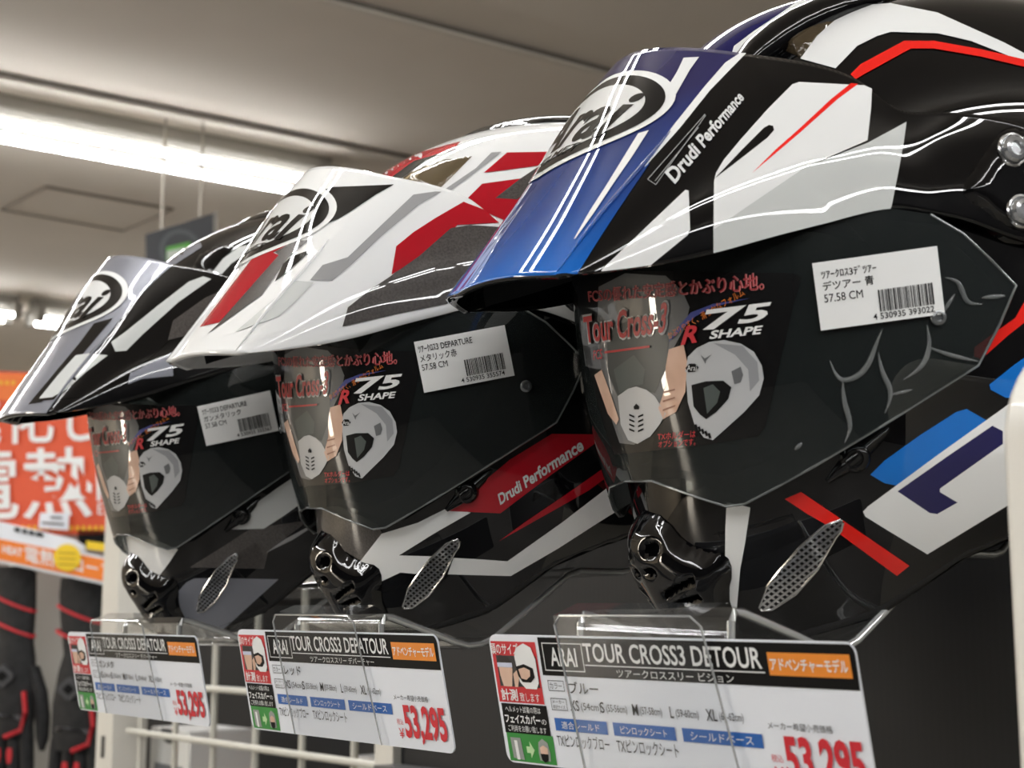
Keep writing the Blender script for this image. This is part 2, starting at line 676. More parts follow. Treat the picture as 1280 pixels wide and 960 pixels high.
def lamp(x, y0, y1, label):
    t = empty('ceiling_light', (x, (y0 + y1) / 2, LIGHT_Z))
    tag(t, label, 'ceiling light', 'twin tube ceiling lights')
    hl = (y1 - y0) / 2
    b = MB()
    b.prism([(-0.032, 0.078), (0.032, 0.078), (0.032, 0.045), (0.016, 0.026), (0.010, 0.016), (-0.010, 0.016), (-0.016, 0.026), (-0.032, 0.045)],
            (0, -hl, 0), (1, 0, 0), (0, 0, 1), (0, 2 * hl, 0), LAMPW)
    b.build('housing', t)
    for sx in (-1, 1):
        b = MB()
        n_ = 16
        ys = (-hl + 0.03, hl - 0.03)
        ring = [(sx * 0.060 + 0.0130 * math.cos(2 * math.pi * k / n_), 0.0130 * math.sin(2 * math.pi * k / n_)) for k in range(n_)]
        vs = [(x_, y_, z_) for y_ in ys for x_, z_ in ring]
        low = [k for k in range(n_) if 8 <= k < 16]
        q = lambda k: (k, (k + 1) % n_, n_ + (k + 1) % n_, n_ + k)
        b.add(vs, [q(k) for k in range(n_) if k in low], TUBEM)
        b0 = b.mi(TUBEB)
        for k in range(n_):
            if k not in low:
                b.f.append(list(q(k))); b.m.append(b0)
        for cap in (list(range(n_)), list(range(n_, 2 * n_))):
            b.f.append(cap); b.m.append(b0)
        b.build('tube', t, sharp=50)
        for sy in (-1, 1):
            b = MB()
            b.box((sx * 0.060, sy * (hl - 0.015), 0.012), (0.04, 0.03, 0.06), LAMPW)
            b.build('tube_holder', t)


LX = -3.632
lamp(LX, -0.66, 1.92, 'long twin tube ceiling light across the upper left')
lamp(LX, -3.3, -0.70, 'twin tube ceiling light out of view in the left lamp row')
lamp(-5.87, -0.8, 1.77, 'short glowing end of a far ceiling light at the left edge')
lamp(-5.87, 1.83, 4.3, 'far ceiling light just left of the grey helmet')
for y0, y1, w in ((-0.66, 1.92, 'above the helmets'), (-3.3, -0.70, 'above the aisle'), (-5.9, -3.34, 'above the front aisle')):
    lamp(-1.39, y0, y1, 'twin tube ceiling light out of view ' + w)
    lamp(0.85, y0, y1, 'twin tube ceiling light out of view behind the camera ' + w)
    lamp(3.09, y0, y1, 'twin tube ceiling light out of view near the right wall ' + w)

# ------------------------------------------------------------------ display fixture behind the helmets
POSTM = mat('fixture_post_white', (214, 211, 202), 0.4)
YW = 0.80
for name, x, wd, label in (('upright_post', -1.375, 0.036, 'white upright post at the left edge of the black panel'),
                           ('upright_post', -2.155, 0.062, 'white upright post behind the grey helmet, left end of the wire grid')):
    b = MB()
    b.box((x, YW + 0.03, 0.92 if x < -2 else 0.85), (wd, 0.05, 1.84 if x < -2 else 1.7), POSTM)
    for k in range(20):
        b.box((x, YW + 0.004, 0.2 + k * 0.06), (0.006, 0.004, 0.03), mat('slot_dark', (60, 58, 55), 0.8))
    tag(b.build(name), label, 'post')


def ribbed_black():
    m = mat('ribbed_black_board', (24, 25, 28), 0.55, spec=0.25)
    nt = m.node_tree
    tc = nt.nodes.new('ShaderNodeTexCoord')
    wv = nt.nodes.new('ShaderNodeTexWave')
    wv.inputs['Scale'].default_value = 52
    bp = nt.nodes.new('ShaderNodeBump')
    bp.inputs['Strength'].default_value = 0.05
    bp.inputs['Distance'].default_value = 0.001
    nt.links.new(tc.outputs['Object'], wv.inputs['Vector'])
    nt.links.new(wv.outputs['Color'], bp.inputs['Height'])
    nt.links.new(bp.outputs[0], nt.nodes['Principled BSDF'].inputs['Normal'])
    return m


b = MB()
b.box((-0.76, YW + 0.02, 1.02), (1.19, 0.012, 1.5), ribbed_black())
tag(b.build('backboard'), 'black finely ribbed board behind the blue and red helmets', 'panel')
b = MB()
b.box((-0.80, YW + 0.0, 1.345), (1.12, 0.03, 0.05), mat('ledge_grey', (92, 92, 92), 0.5))
tag(b.build('support_rail'), 'dark grey rail along the black board below the red helmet card', 'rail')
# wire grid
gm = mat('grid_wire_white', (205, 203, 192), 0.4)
b = MB()
xs = [-1.465 - 0.1195 * k for k in range(0, 6)]
zs = [1.5 + q for q in (0.135, 0.065, -0.005, -0.07, -0.135, -0.2, -0.265, -0.33)]
for x in xs:
    b.tube([(x, YW + 0.022, 1.1), (x, YW + 0.022, 1.66)], 0.0042, gm, n=8)
for z in zs:
    b.tube([(-1.39, YW + 0.015, z), (-2.09, YW + 0.015, z)], 0.0042, gm, n=8)
tag(b.build('wire_grid'), 'cream wire grid between the two white posts', 'grid')
b = MB()
b.box((-2.45, 1.46, 0.85), (2.3, 0.02, 1.7), mat('fixture_back_dark', (16, 16, 17), 0.8))
tag(b.build('rear_panel'), 'dark panel deep behind the wire grid', 'panel')

# ------------------------------------------------------------------ white end panel at the right
b = MB()
ys0, ys1, zt, rad = 0.396, YW + 0.02, 1.5975, 0.05
pl = [(ys1, 0.6), (ys1, zt)] + [(ys0 + rad - rad * math.sin(a), zt - rad * 0.8 + rad * 0.8 * math.cos(a)) for a in np.linspace(0, math.pi / 2, 12)] + [(ys0, 0.6)]
b.prism(pl, (-0.3015, 0, 0), (0, 1, 0), (0, 0, 1), (0.012, 0, 0), mat('end_panel_white', (216, 213, 204), 0.35, coat=0.3))
o = tag(b.build('end_panel'), 'white round-cornered end panel standing at the right edge, in front of the blue helmet', 'panel')
bv = o.modifiers.new('b', 'BEVEL')
bv.width = 0.003
bv.segments = 3

# ------------------------------------------------------------------ helmet geometry (helmet frame: x forward, y to its left, z up)
ROWS = [  # z, front x, back x, half width, front exponent
    (-0.160, 0.115, -0.050, 0.066, 2.0), (-0.137, 0.143, -0.070, 0.084, 2.0), (-0.114, 0.159, -0.088, 0.098, 1.95), (-0.092, 0.167, -0.100, 0.110, 1.95),
    (-0.072, 0.170, -0.109, 0.1165, 2.0), (-0.050, 0.170, -0.116, 0.1205, 2.05), (-0.020, 0.1695, -0.123, 0.1215, 2.1), (0.015, 0.169, -0.127, 0.1220, 2.1),
    (0.050, 0.165, -0.126, 0.1210, 2.1), (0.083, 0.154, -0.120, 0.115, 2.1), (0.107, 0.141, -0.109, 0.104, 2.05), (0.127, 0.122, -0.094, 0.089, 2.0),
    (0.142, 0.097, -0.070, 0.069, 2.0), (0.152, 0.067, -0.040, 0.045, 2.0), (0.1570, 0.038, -0.010, 0.022, 2.0), (0.1585, 0.0151, 0.0149, 0.0001, 2.0)]
_ri = list(range(len(ROWS)))
RF = [cubic(_ri, [r[k] for r in ROWS]) for k in range(5)]


def sec(x_f, x_b, w, n, phi, xm):
    c, s_ = math.cos(phi), abs(math.sin(phi))
    e = 2.0 / (n if c > 0 else 2.15)
    x = xm + ((x_f - xm) if c > 0 else (xm - x_b)) * math.copysign(abs(c) ** e, c)
    return x, w * s_ ** e


def shell_pt(t, phi):
    z, xf, xb, w, n = [f(t) for f in RF]
    xm = min(0.02, (xf + xb) / 2 + 0.01) if t < 12 else 0.015
    x, l = sec(xf, xb, w, n, phi, xm)
    return (x, l if phi >= 0 else l * MIR[1], z)


NT, NP = 110, 128
SV, SF = [], []
for i in range(NT):
    t = (len(ROWS) - 1) * i / (NT - 1)
    for k in range(NP):
        SV.append(shell_pt(t, -math.pi + 2 * math.pi * k / NP))
for i in range(NT - 1):
    for k in range(NP):
        l = (k + 1) % NP
        SF.append((i * NP + k, i * NP + l, (i + 1) * NP + l, (i + 1) * NP + k))
def facing(V, Fc, c):
    out = []
    for f in Fc:
        P = [np.array(V[i]) for i in f]
        n = np.cross(P[2] - P[0], P[3] - P[1])
        out.append(f if n @ (sum(P) / len(P) - c) > 0 else f[::-1])
    return out


SF = facing(SV, SF, np.array([0.02, 0, 0]))
SHELL = Surf(SV, SF)
SFC = SF + [tuple(range(NP))[::-1], tuple((NT - 1) * NP + k for k in range(NP))]

# face shield surface, a little proud of the shell
SH_Z = [-0.10, -0.075, -0.050, -0.015, 0.025, 0.075]
SHX = cubic(SH_Z, [0.163, 0.1735, 0.1785, 0.1825, 0.1835, 0.180])
SHW = cubic(SH_Z, [0.113, 0.1205, 0.1245, 0.1270, 0.1280, 0.1270])


def shield_pt(phi, z):
    x, l = sec(SHX(z), -0.12, SHW(z), 2.35, phi, 0.02)
    return (x, l if phi >= 0 else l * MIR[1], z)


gv, gf = [], []
GZ, GP = 48, 120
for i in range(GZ):
    for k in range(GP):
        gv.append(shield_pt(math.radians(-88 + 176 * k / (GP - 1)), -0.095 + 0.165 * i / (GZ - 1)))
for i in range(GZ - 1):
    for k in range(GP - 1):
        gf.append((i * GP + k, i * GP + k + 1, (i + 1) * GP + k + 1, (i + 1) * GP + k))
gf = facing(gv, gf, np.array([0.02, 0, 0]))
SHSURF = Surf(gv, gf)


def shield_param(p):
    """(phi, z) of a local point on the shield"""
    z = p[2]
    lo, hi = 0.0, math.radians(88)
    for _ in range(40):
        m_ = (lo + hi) / 2
        q = shield_pt(m_, z)
        if math.atan2(q[1], q[0] - 0.02) < math.atan2(abs(p[1]), p[0] - 0.02):
            lo = m_
        else:
            hi = m_
    return math.copysign(lo, p[1]), z


def px_local(surf, h, p):
    o, d = local_ray(h, p)
    return surf.hit(o, d)[0]


# --- peak: a top panel between two creases and two long side wings
C0 = [(.246, 0, .034), (.229, 0, .053), (.2107, 0, .0735), (.1935, 0, .0945), (.1765, 0, .1165), (.157, 0, .1375)]
CM = [(.240, .042, .0325), (.2225, .043, .051), (.204, .043, .071), (.1862, .043, .0912), (.169, .042, .1112), (.1465, .040, .1300)]
C1 = [(.2255, .074, .0275), (.2045, .075, .0495), (.183, .076, .070), (.165, .075, .088), (.150, .073, .1015), (.129, .070, .117)]
UR = [(.129, .070, .117), (.1115, .086, .1080), (.098, .098, .0980), (.0895, .1055, .0865), (.082, .1110, .0788), (.065, .1175, .0762), (.038, .1225, .0694), (.015, .1240, .0580)]
LO = [(.2195, .079, .0265), (.204, .0855, .0262), (.187, .0915, .0266), (.1676, .0970, .0285), (.147, .1035, .0320), (.1225, .110, .0358)]
LR = [(.1225, .110, .0358), (.112, .1135, .0375), (.100, .117, .0385), (.090, .1190, .0370), (.081, .1210, .0345), (.067, .1235, .0298), (.045, .1260, .0205), (.022, .1260, .0180)]


def keyed(P):
    f = [cubic(range(len(P)), [p[k] for p in P]) for k in range(3)]
    return lambda t: np.array([g(t) for g in f])


c0f, cmf, c1f, urf, lof, lrf = map(keyed, (C0, CM, C1, UR, LO, LR))
PV, PF, PMAT, PIN = [], [], [], []   # PMAT: 0 top, 1 side


def add_grid(G, kind, flip=False):
    b = len(PV)
    n, m = len(G), len(G[0])
    for row in G:
        PV.extend([tuple(p) for p in row])
    for i in range(n - 1):
        for k in range(m - 1):
            f = (b + i * m + k, b + i * m + k + 1, b + (i + 1) * m + k + 1, b + (i + 1) * m + k)
            PF.append(f[::-1] if flip else f)
            PMAT.append(kind)
            PIN.append((i >= 6) if kind == 0 else (i >= 6 and k < m - 5))


NV = 56
G = []
for i in range(NV):
    t = 5 * i / (NV - 1)
    a, c, e = c0f(t), cmf(t), c1f(t)
    mir = MIR
    ctl = [e * mir, c * mir, a, c, e]
    # soft crease: the last part of the panel turns down a little before the wing
    fs = keyed(ctl)
    G.append([fs(4 * k / 48) for k in range(49)])
add_grid(G, 0, True)
for sgn in (1, -1):
    G = []
    for seg, (uf, lf, n_, t1) in enumerate(((c1f, lof, NV, 5), (urf, lrf, 60, 7))):
        for i in range(n_):
            if seg == 1 and i == 0:
                continue
            t = t1 * i / (n_ - 1)
            U, L = uf(t), lf(t)
            h_ = np.linalg.norm(U - L)
            k_ = 0.10 * h_ if seg == 0 else 0.10 * h_ * max(0.35, 1 - 0.11 * t)
            Mx = U * 0.47 + L * 0.53 + np.array([0.15, 0.85, 0.5]) * k_
            fs = keyed([U, U * .74 + L * .26 + np.array([.15, .85, .5]) * k_ * .78, Mx, U * .24 + L * .76 + np.array([.1, .9, .3]) * k_ * .8, L])
            G.append([fs(4 * k / 24) * (np.ones(3) if sgn > 0 else MIR) for k in range(25)])
    add_grid(G, 1, sgn > 0)


PV = [(x, y, z + (0.13 * min(-y, 0.08) if y < 0 else 0.0)) for x, y, z in PV]


def weld(V, Fc, eps=1e-6):
    ids, out, mp = {}, [], []
    for p in V:
        k = tuple(round(c / eps) for c in p)
        if k not in ids:
            ids[k] = len(out)
            out.append(p)
        mp.append(ids[k])
    return out, [tuple(mp[i] for i in f) for f in Fc]


PV, PF = weld(PV, PF)
def outward(V, f, kind):
    a, b_, c = (np.array(V[f[k]]) for k in (0, 1, 2))
    if len(f) > 3:
        n = np.cross(c - a, np.array(V[f[3]]) - b_)
    else:
        n = np.cross(b_ - a, c - a)
    y = sum(V[i][1] for i in f) / len(f)
    want = np.array([0.7, 0, 0.7]) if kind == 0 else np.array([0.15, math.copysign(0.85, y), 0.4])
    return f if n @ want > 0 else f[::-1]


PF = [outward(PV, f, k) for f, k in zip(PF, PMAT)]
PEAK = Surf(PV, PF)


def solidified(V, Fc, mids, mats, th, name, inner, well=None, flags=None):
    b = MB()
    for k, m in enumerate(mats):
        sel = [f for f, q in zip(Fc, mids) if q == k]
        if k == 0:
            b.add(V, sel, m)
        else:
            b.f.extend([list(f) for f in sel])
            b.m.extend([b.mi(m)] * len(sel))
    base = len(V)
    N = Surf(V, Fc).N
    b.v.extend([tuple(np.array(p) - n * th) for p, n in zip(V, N)])
    ki = b.mi(inner)
    edges = {}
    kw = b.mi(well) if well else ki
    for q, f in enumerate(Fc):
        b.f.append([base + i for i in f[::-1]])
        b.m.append(kw if flags and flags[q] else ki)
        for i in range(len(f)):
            e = (f[i], f[(i + 1) % len(f)])
            edges[e] = 1
    kr = b.mi(mats[-1])
    for (a, c) in list(edges):
        if (c, a) not in edges:
            b.f.append([a, c, base + c, base + a][::-1])
            b.m.append(kr)
    return b


def boolean(o, cutter):
    m = o.modifiers.new('cut', 'BOOLEAN')
    m.operation = 'DIFFERENCE'
    m.solver = 'EXACT'
    m.object = cutter
    me = evaluated(o)
    o.modifiers.clear()
    old = o.data
    o.data = me
    bpy.data.meshes.remove(old)
    bpy.data.objects.remove(cutter)


RIM = [(0.20, -0.137), (0.150, -0.1345), (0.104, -0.1220), (0.0745, -0.1010), (0.050, -0.0935), (0.025, -0.0885), (-0.030, -0.0840), (-0.090, -0.0900), (-0.20, -0.1000)]
rimz = lambda x: float(np.interp(x, [p[0] for p in RIM[::-1]], [p[1] for p in RIM[::-1]]))


def raw(name, V, Fc):
    b = MB()
    b.add(V, Fc, BLACK)
    return b.build(name)


def make_shell_base():
    o = raw('tmp', SV, SFC)
    c = np.array([0.02, 0, 0.0])
    inner = raw('tmp2', [tuple((np.array(p) - c) * np.array([0.80, 0.77, 0.80]) + c) for p in SV], SFC)
    boolean(o, inner)
    b = MB()
    b.prism(RIM + [(-0.3, -0.100), (-0.3, -0.4), (0.3, -0.4), (0.3, -0.137)], (0, -0.3, 0), (1, 0, 0), (0, 0, 1), (0, 0.6, 0), BLACK)
    boolean(o, b.build('tmp3'))
    # eye port: outline in (turn, height), cut straight towards the middle of the head
    half = [(0, -0.050), (10, -0.054), (24, -0.061), (33, -0.058), (45, -0.042), (55, -0.022), (61, 0.0), (61, 0.022), (55, 0.042), (40, 0.055), (20, 0.061), (0, 0.062)]
    full = half + [(-a, c_) for a, c_ in half[-2:0:-1]]
    ring = []
    for i in range(len(full)):
        (a, c_), (a2, c2) = full[i], full[(i + 1) % len(full)]
        for t in np.linspace(0, 1, 6, endpoint=False):
            ring.append(np.array(shield_pt(math.radians(a + (a2 - a) * t), c_ + (c2 - c_) * t)))
    n_ = len(ring)
    c0 = np.array([-0.02, 0, 0.0])
    vs = [c0 + (p - c0) * 0.50 for p in ring] + [c0 + (p - c0) * 1.35 for p in ring] + [c0 + (np.mean(ring, 0) - c0) * 0.5, c0 + (np.mean(ring, 0) - c0) * 1.5]
    fs = [(i, (i + 1) % n_, n_ + (i + 1) % n_, n_ + i) for i in range(n_)] + [((i + 1) % n_, i, 2 * n_) for i in range(n_)] + [(n_ + i, n_ + (i + 1) % n_, 2 * n_ + 1) for i in range(n_)]
    boolean(o, raw('tmp4', vs, fs))
    me = o.data
    V = [tuple(v.co) for v in me.vertices]
    Fc = [tuple(p.vertices) for p in me.polygons]
    bpy.data.objects.remove(o)
    bpy.data.meshes.remove(me)
    return V, Fc


SHV, SHF = make_shell_base()
_q = []
for f in SHF:
    c = sum((Vector(SHV[i]) for i in f), Vector()) / len(f)
    _q.append(SHELL.bvh.find_nearest(c)[3] < 0.0012)
SHOUT = _q


def shell_mb(top, low):
    b = MB()
    b.v = list(SHV)
    for f, out in zip(SHF, SHOUT):
        z = sum(SHV[i][2] for i in f) / len(f)
        b.f.append(list(f))
        b.m.append(b.mi((top if z > 0.062 else low) if out else LINING))
    return b


def patch(mb, surf, h, poly, m, height, edge=0.004, step=4.0, mirror=True, base=0.0002, holes=(), scale=0.72):
    """a raised moulding: outline in photo pixels on helmet h, swelling smoothly to its height"""
    V, Fc = fill(poly, step)
    A = np.array(poly, float)
    L, N = [], []
    mpp = scale / F
    for p in V:
        o, d = local_ray(h, p)
        a, n, k = surf.hit(o, d)
        dist = 1e9
        for i in range(len(A)):
            q0, q1 = A[i], A[(i + 1) % len(A)]
            t = np.clip((p - q0) @ (q1 - q0) / ((q1 - q0) @ (q1 - q0) + 1e-9), 0, 1)
            dist = min(dist, np.linalg.norm(p - q0 - t * (q1 - q0)))
        u_ = min(1.0, dist * mpp / edge)
        hh = height * math.sqrt(max(0.0, 1 - (1 - u_) ** 2))
        L.append(a + n * (base + hh)); N.append(n)
    Fo = [f if np.cross(L[f[1]] - L[f[0]], L[f[2]] - L[f[0]]) @ N[f[0]] > 0 else f[::-1] for f in Fc]
    mb.add(L, Fo, m)
    if mirror:
        q = MIR
        mb.add([a * q for a in L], [f[::-1] for f in Fo], m)


# --- parts that are the same on all three helmets (meshes made once)
# neck trim: a rubber roll along the rim
tp = []
for k in range(96):
    phi = -math.pi + 2 * math.pi * k / 96
    z = -0.1
    for _ in range(8):
        lo, hi = 0.0, 6.0
        for _ in range(24):
            mid = (lo + hi) / 2
            if RF[0](mid) < z:
                lo = mid
            else:
                hi = mid
        p = shell_pt(lo, phi)
        z = rimz(p[0])
    tp.append((p[0] * 0.995, p[1] * 0.985, z + 0.0055))
b = MB()
b.tube(tp, 0.0056, MATBLACK, n=10, closed=True, flat=0.6, up=(0, 0, 1))
TRIM_ME = b.mesh('neck_trim', 60)

# face shield
_sp = [shield_param(px_local(SHSURF, 0, p)) for p in
       [(1163, 268), (1204, 292), (1240, 326), (1270, 357), (1250, 405), (1223, 457), (1113, 526), (1021, 581), (960, 615), (931, 630), (908, 633), (879, 624), (839, 610), (815, 601)]]
near = [(p[0], p[1]) for p in _sp]
out = [(0.0, 0.055), (near[0][0] * 0.6, 0.055)] + near + [(0.0, near[-1][1] + 0.0015)]
poly = out + [(-a, c) for a, c in out[-2:0:-1]]
R_ = 0.15
V2, F2 = fill([(a * R_, c) for a, c in poly], 0.0042)
vs = [shield_pt(a / R_, c) for a, c in V2]
b_ = solidified(vs, F2, [0] * len(F2), [SHIELD], 0.0018, 'face_shield', SHIELD)
if Surf(vs, F2).N[len(vs) // 2][0] < 0:
    b_ = solidified(vs, [f[::-1] for f in F2], [0] * len(F2), [SHIELD], 0.0018, 'face_shield', SHIELD)
SHIELD_ME = b_.mesh('face_shield', 40)

b = MB()
for s in (1, -1):
    edge = []
    for a, c in out[2:]:
        edge.append(np.array(shield_pt(s * a, c)))
    b.tube(edge, 0.0006, mat('shield_edge_clear', (120, 124, 124), 0.2, 0.3, coat=1.0), n=6)
EDGE_ME = b.mesh('shield_edge', 60)

# chin vent: black mouthpiece with two nostrils and two slits each side
def shell_param(p):
    lo, hi = 0.0, 7.0
    for _ in range(30):
        mid = (lo + hi) / 2
        if RF[0](mid) < p[2]:
            lo = mid
        else:
            hi = mid
    a0, a1 = 0.0, math.pi
    for _ in range(30):
        mid = (a0 + a1) / 2
        q = shell_pt(lo, mid)
        if math.atan2(q[1], q[0] - 0.02) < math.atan2(abs(p[1]), p[0] - 0.02):
            a0 = mid
        else:
            a1 = mid
    return math.copysign(a0, p[1]), p[2], lo


cv = [shell_param(px_local(SHELL, 0, p)) for p in K('m1', [(330, 325), (400, 385), (455, 455), (530, 512), (640, 548), (720, 562), (765, 595), (785, 650), (785, 720), (772, 770), (772, 860)])]
near = [(a, z) for a, z, _ in cv]
out = [(0.0, near[0][1] + 0.003)] + near + [(near[-1][0] * 0.93, -0.131), (0.0, -0.1325)]
poly = [(a * R_, z) for a, z in out] + [(-a * R_, z) for a, z in out[-2:0:-1]]
V2, F2 = fill(poly, 0.0014)


def spot(p):
    a, z, _ = shell_param(px_local(SHELL, 0, K('m1', [p])[0]))
    return abs(a) * R_, z


HOLES = []
for c, d, wx, wz in (((360, 512), (360, 512), 0.0062, 0.0031), ((360, 640), (360, 640), 0.0070, 0.0020), ((440, 785), (600, 690), 0.0014, 0.0014), ((480, 855), (640, 795), 0.0014, 0.0013)):
    HOLES.append((spot(c), spot(d), wx, wz))
A = np.array(poly)
vs, swell = [], []
for p in V2:
    dist = 1e9
    for i in range(len(A)):
        q0, q1 = A[i], A[(i + 1) % len(A)]
        t = np.clip((p - q0) @ (q1 - q0) / ((q1 - q0) @ (q1 - q0) + 1e-12), 0, 1)
        dist = min(dist, np.linalg.norm(p - q0 - t * (q1 - q0)))
    u_ = min(1.0, dist / 0.011)
    ridge = -0.0845 - 0.32 * abs(p[0])
    hh = 0.0060 * math.sqrt(max(0, 1 - (1 - u_) ** 2)) + 0.0020 * math.exp(-(p[0] / 0.016) ** 2) * min(1, dist / 0.008) + 0.0030 * math.exp(-((p[1] - ridge) / 0.008) ** 2) * min(1, dist / 0.008)
    swell.append(hh)
adj = [set() for _ in V2]
for f in F2:
    for a in f:
        adj[a].update(f)
edge_ = [s_ < 0.0008 for s_ in swell]
for _ in range(25):
    swell = [h_ if e_ else sum(swell[k] for k in a) / len(a) for h_, a, e_ in zip(swell, adj, edge_)]
kk = []
for p, hh in zip(V2, swell):
    kmin = 9.0
    for (a, c, wx, wz) in HOLES:
        a, c = np.array(a), np.array(c)
        q = np.array([abs(p[0]), p[1]])
        t = np.clip((q - a) @ (c - a) / ((c - a) @ (c - a) + 1e-12), 0, 1)
        r_ = (q - a - t * (c - a)) / np.array([wx, wz])
        k = np.linalg.norm(r_)
        hh -= 0.0026 / (1 + math.exp(min(60, (k - 1) * 5)))
        kmin = min(kmin, k)
    lo, hi = 0.0, 7.0
    for _ in range(26):
        mid = (lo + hi) / 2
        if RF[0](mid) < p[1]:
            lo = mid
        else:
            hi = mid
    q = np.array(shell_pt(lo, p[0] / R_))
    n = np.array([(q[0] - 0.02) / 0.155 ** 2, q[1] / 0.11 ** 2, -4.0])
    n = SHELL.nrm(*SHELL.bvh.find_nearest(Vector(q))[0:3:2])
    vs.append(q + n * (0.0004 + hh))
    kk.append(kmin)
b = MB()
b.add(vs, F2, BLACK)
ki = b.mi(mat('opening_matt_black', (4, 4, 5), 0.9, spec=0.0))
for i_, f in enumerate(F2):
    if sum(kk[q] for q in f) / len(f) < 0.92:
        b.m[i_] = ki
CHIN_ME = b.mesh('chin_vent', 70)

# side exhaust: silver wire mesh in a bright frame
vent = K('c4', [(738, 353), (744, 362), (738, 385), (722, 405), (668, 500), (605, 572), (535, 618), (505, 620), (497, 612), (510, 580), (522, 548), (560, 500), (620, 430), (690, 370)])
b = MB()
decal(b, SHELL, 0, vent, mat('vent_dark', (6, 6, 7), 0.8), off=0.0004, step=5)
A = np.array(vent)
for ang in (-38, 36):
    e = np.array([math.cos(math.radians(ang)), math.sin(math.radians(ang))])
    nrm_ = np.array([-e[1], e[0]])
    c0 = A.mean(0)
    dmin, dmax = ((A - c0) @ nrm_).min(), ((A - c0) @ nrm_).max()
    q = dmin + 3
    while q < dmax:
        ts = [t for t in np.arange(-90, 90, 1.0) if pip(*(c0 + nrm_ * q + e * t), vent)]
        if len(ts) > 2:
            decal(b, SHELL, 0, strip(c0 + nrm_ * q + e * ts[0], c0 + nrm_ * q + e * ts[-1], 2.8), CHROME, off=0.0013 if ang < 0 else 0.0010, step=7)
        q += 6.6
fr = []
for i in range(len(vent)):
    a, c = np.array(vent[i]), np.array(vent[(i + 1) % len(vent)])
    for t in (0, 0.5):
        p = px_local(SHELL, 0, a + (c - a) * t)
        fr.append(p + SHELL.nrm(*SHELL.bvh.find_nearest(Vector(p))[0:3:2]) * 0.0008)
b.tube(fr, 0.0006, CHROME, n=6, closed=True)
b.n = {}
VENT_ME = b.mesh('exhaust_vent', 40, fix=False)
bm_ = VENT_ME.copy()
for v in bm_.vertices:
    v.co.y = MIR[1] * v.co.y
bm_.flip_normals()
VENT_ME_R = bm_

# side pod at the peak's pivot with two clear screws
podpx = [(1200, 237), (1204, 225), (1226, 192), (1248, 164), (1262, 157), (1282, 160), (1300, 168), (1316, 190), (1318, 235), (1306, 285), (1290, 303), (1262, 295), (1244, 284), (1211, 258), (1202, 247)]
P3 = []
for p in podpx:
    o, d = local_ray(0, p)
    t = (0.1225 - o[1]) / d[1]
    P3.append(o + d * t)
pod2 = [(p[0], p[2]) for p in P3]
V2, F2 = fill(pod2, 0.003)
A = np.array(pod2)
vs = []
for p in V2:
    dist = min(np.linalg.norm(p - A[i] - np.clip((p - A[i]) @ (A[(i + 1) % len(A)] - A[i]) / ((A[(i + 1) % len(A)] - A[i]) @ (A[(i + 1) % len(A)] - A[i])), 0, 1) * (A[(i + 1) % len(A)] - A[i])) for i in range(len(A)))
    u_ = min(1.0, dist / 0.007)
    vs.append((p[0], 0.1205 + 0.0075 * math.sqrt(max(0, 1 - (1 - u_) ** 2)), p[1]))


def pod_mesh(s):
    b = MB()
    s = 1 if s > 0 else MIR[1]
    b.add([(x, s * y, z) for x, y, z in vs], F2, BLACK)
    ring = [(a, s * 0.1195, c) for a, c in pod2]
    b.tube(ring, 0.0022, BLACK, n=6, closed=True)
    return b.mesh('side_pod', 50)


POD_ME = {1: pod_mesh(1), -1: pod_mesh(-1)}
SCREWM = mat('clear_screw_head', (188, 190, 192), 0.12, 0.75, coat=1.0)
SCREWS = []
for p in ((1266, 187), (1277, 264)):
    o, d = local_ray(0, p)
    t = (0.128 - o[1]) / d[1]
    q = o + d * t
    SCREWS.append((q[0], q[2]))


def screw_mesh(s, c):
    b = MB()
    s = 1 if s > 0 else MIR[1]
    b.lathe([(0.0055, 0.0), (0.0055, 0.0022), (0.0046, 0.0034), (0.003, 0.0036), (0.0026, 0.0022), (0.001, 0.0022)], (c[0], s * 0.1277, c[1]), (0, s, 0), SCREWM, n=20)
    b.tube([(c[0] + 0.0062 * math.cos(a), s * 0.128, c[1] + 0.0062 * math.sin(a)) for a in np.linspace(0, 2 * math.pi, 24, endpoint=False)], 0.0008, CHROME, n=6, closed=True)
    return b.mesh('screw', 30)


SCREW_ME = {(s, i): screw_mesh(s, c) for s in (1, -1) for i, c in enumerate(SCREWS)}

# lock knob under the shield and the pin on the shield
kp = px_local(SHELL, 0, (1069, 571))
kn = SHELL.nrm(*SHELL.bvh.find_nearest(Vector(kp))[0:3:2])


def knob_mesh(s):
    q = np.ones(3) if s > 0 else MIR
    b = MB()
    b.lathe([(0.0062, -0.002), (0.0062, 0.003), (0.0054, 0.0048), (0.0036, 0.0054), (0.003, 0.0044), (0.001, 0.0044)], kp * q, kn * q, BLACK, n=20)
    e = np.array([-0.55, 0.25, 0.42])
    b.tube([(kp + kn * 0.001 + e * k) * q for k in (-0.020, -0.008, 0.0, 0.014, 0.028)], 0.004, BLACK, n=8, rads=[0.0012, 0.0035, 0.0042, 0.003, 0.001])
    return b.mesh('lock_knob', 50)


KNOB_ME = {1: knob_mesh(1), -1: knob_mesh(-1)}
pp = px_local(SHSURF, 0, (1172, 397))
pn = SHSURF.nrm(*SHSURF.bvh.find_nearest(Vector(pp))[0:3:2])
if pn[1] < 0:
    pn = -pn


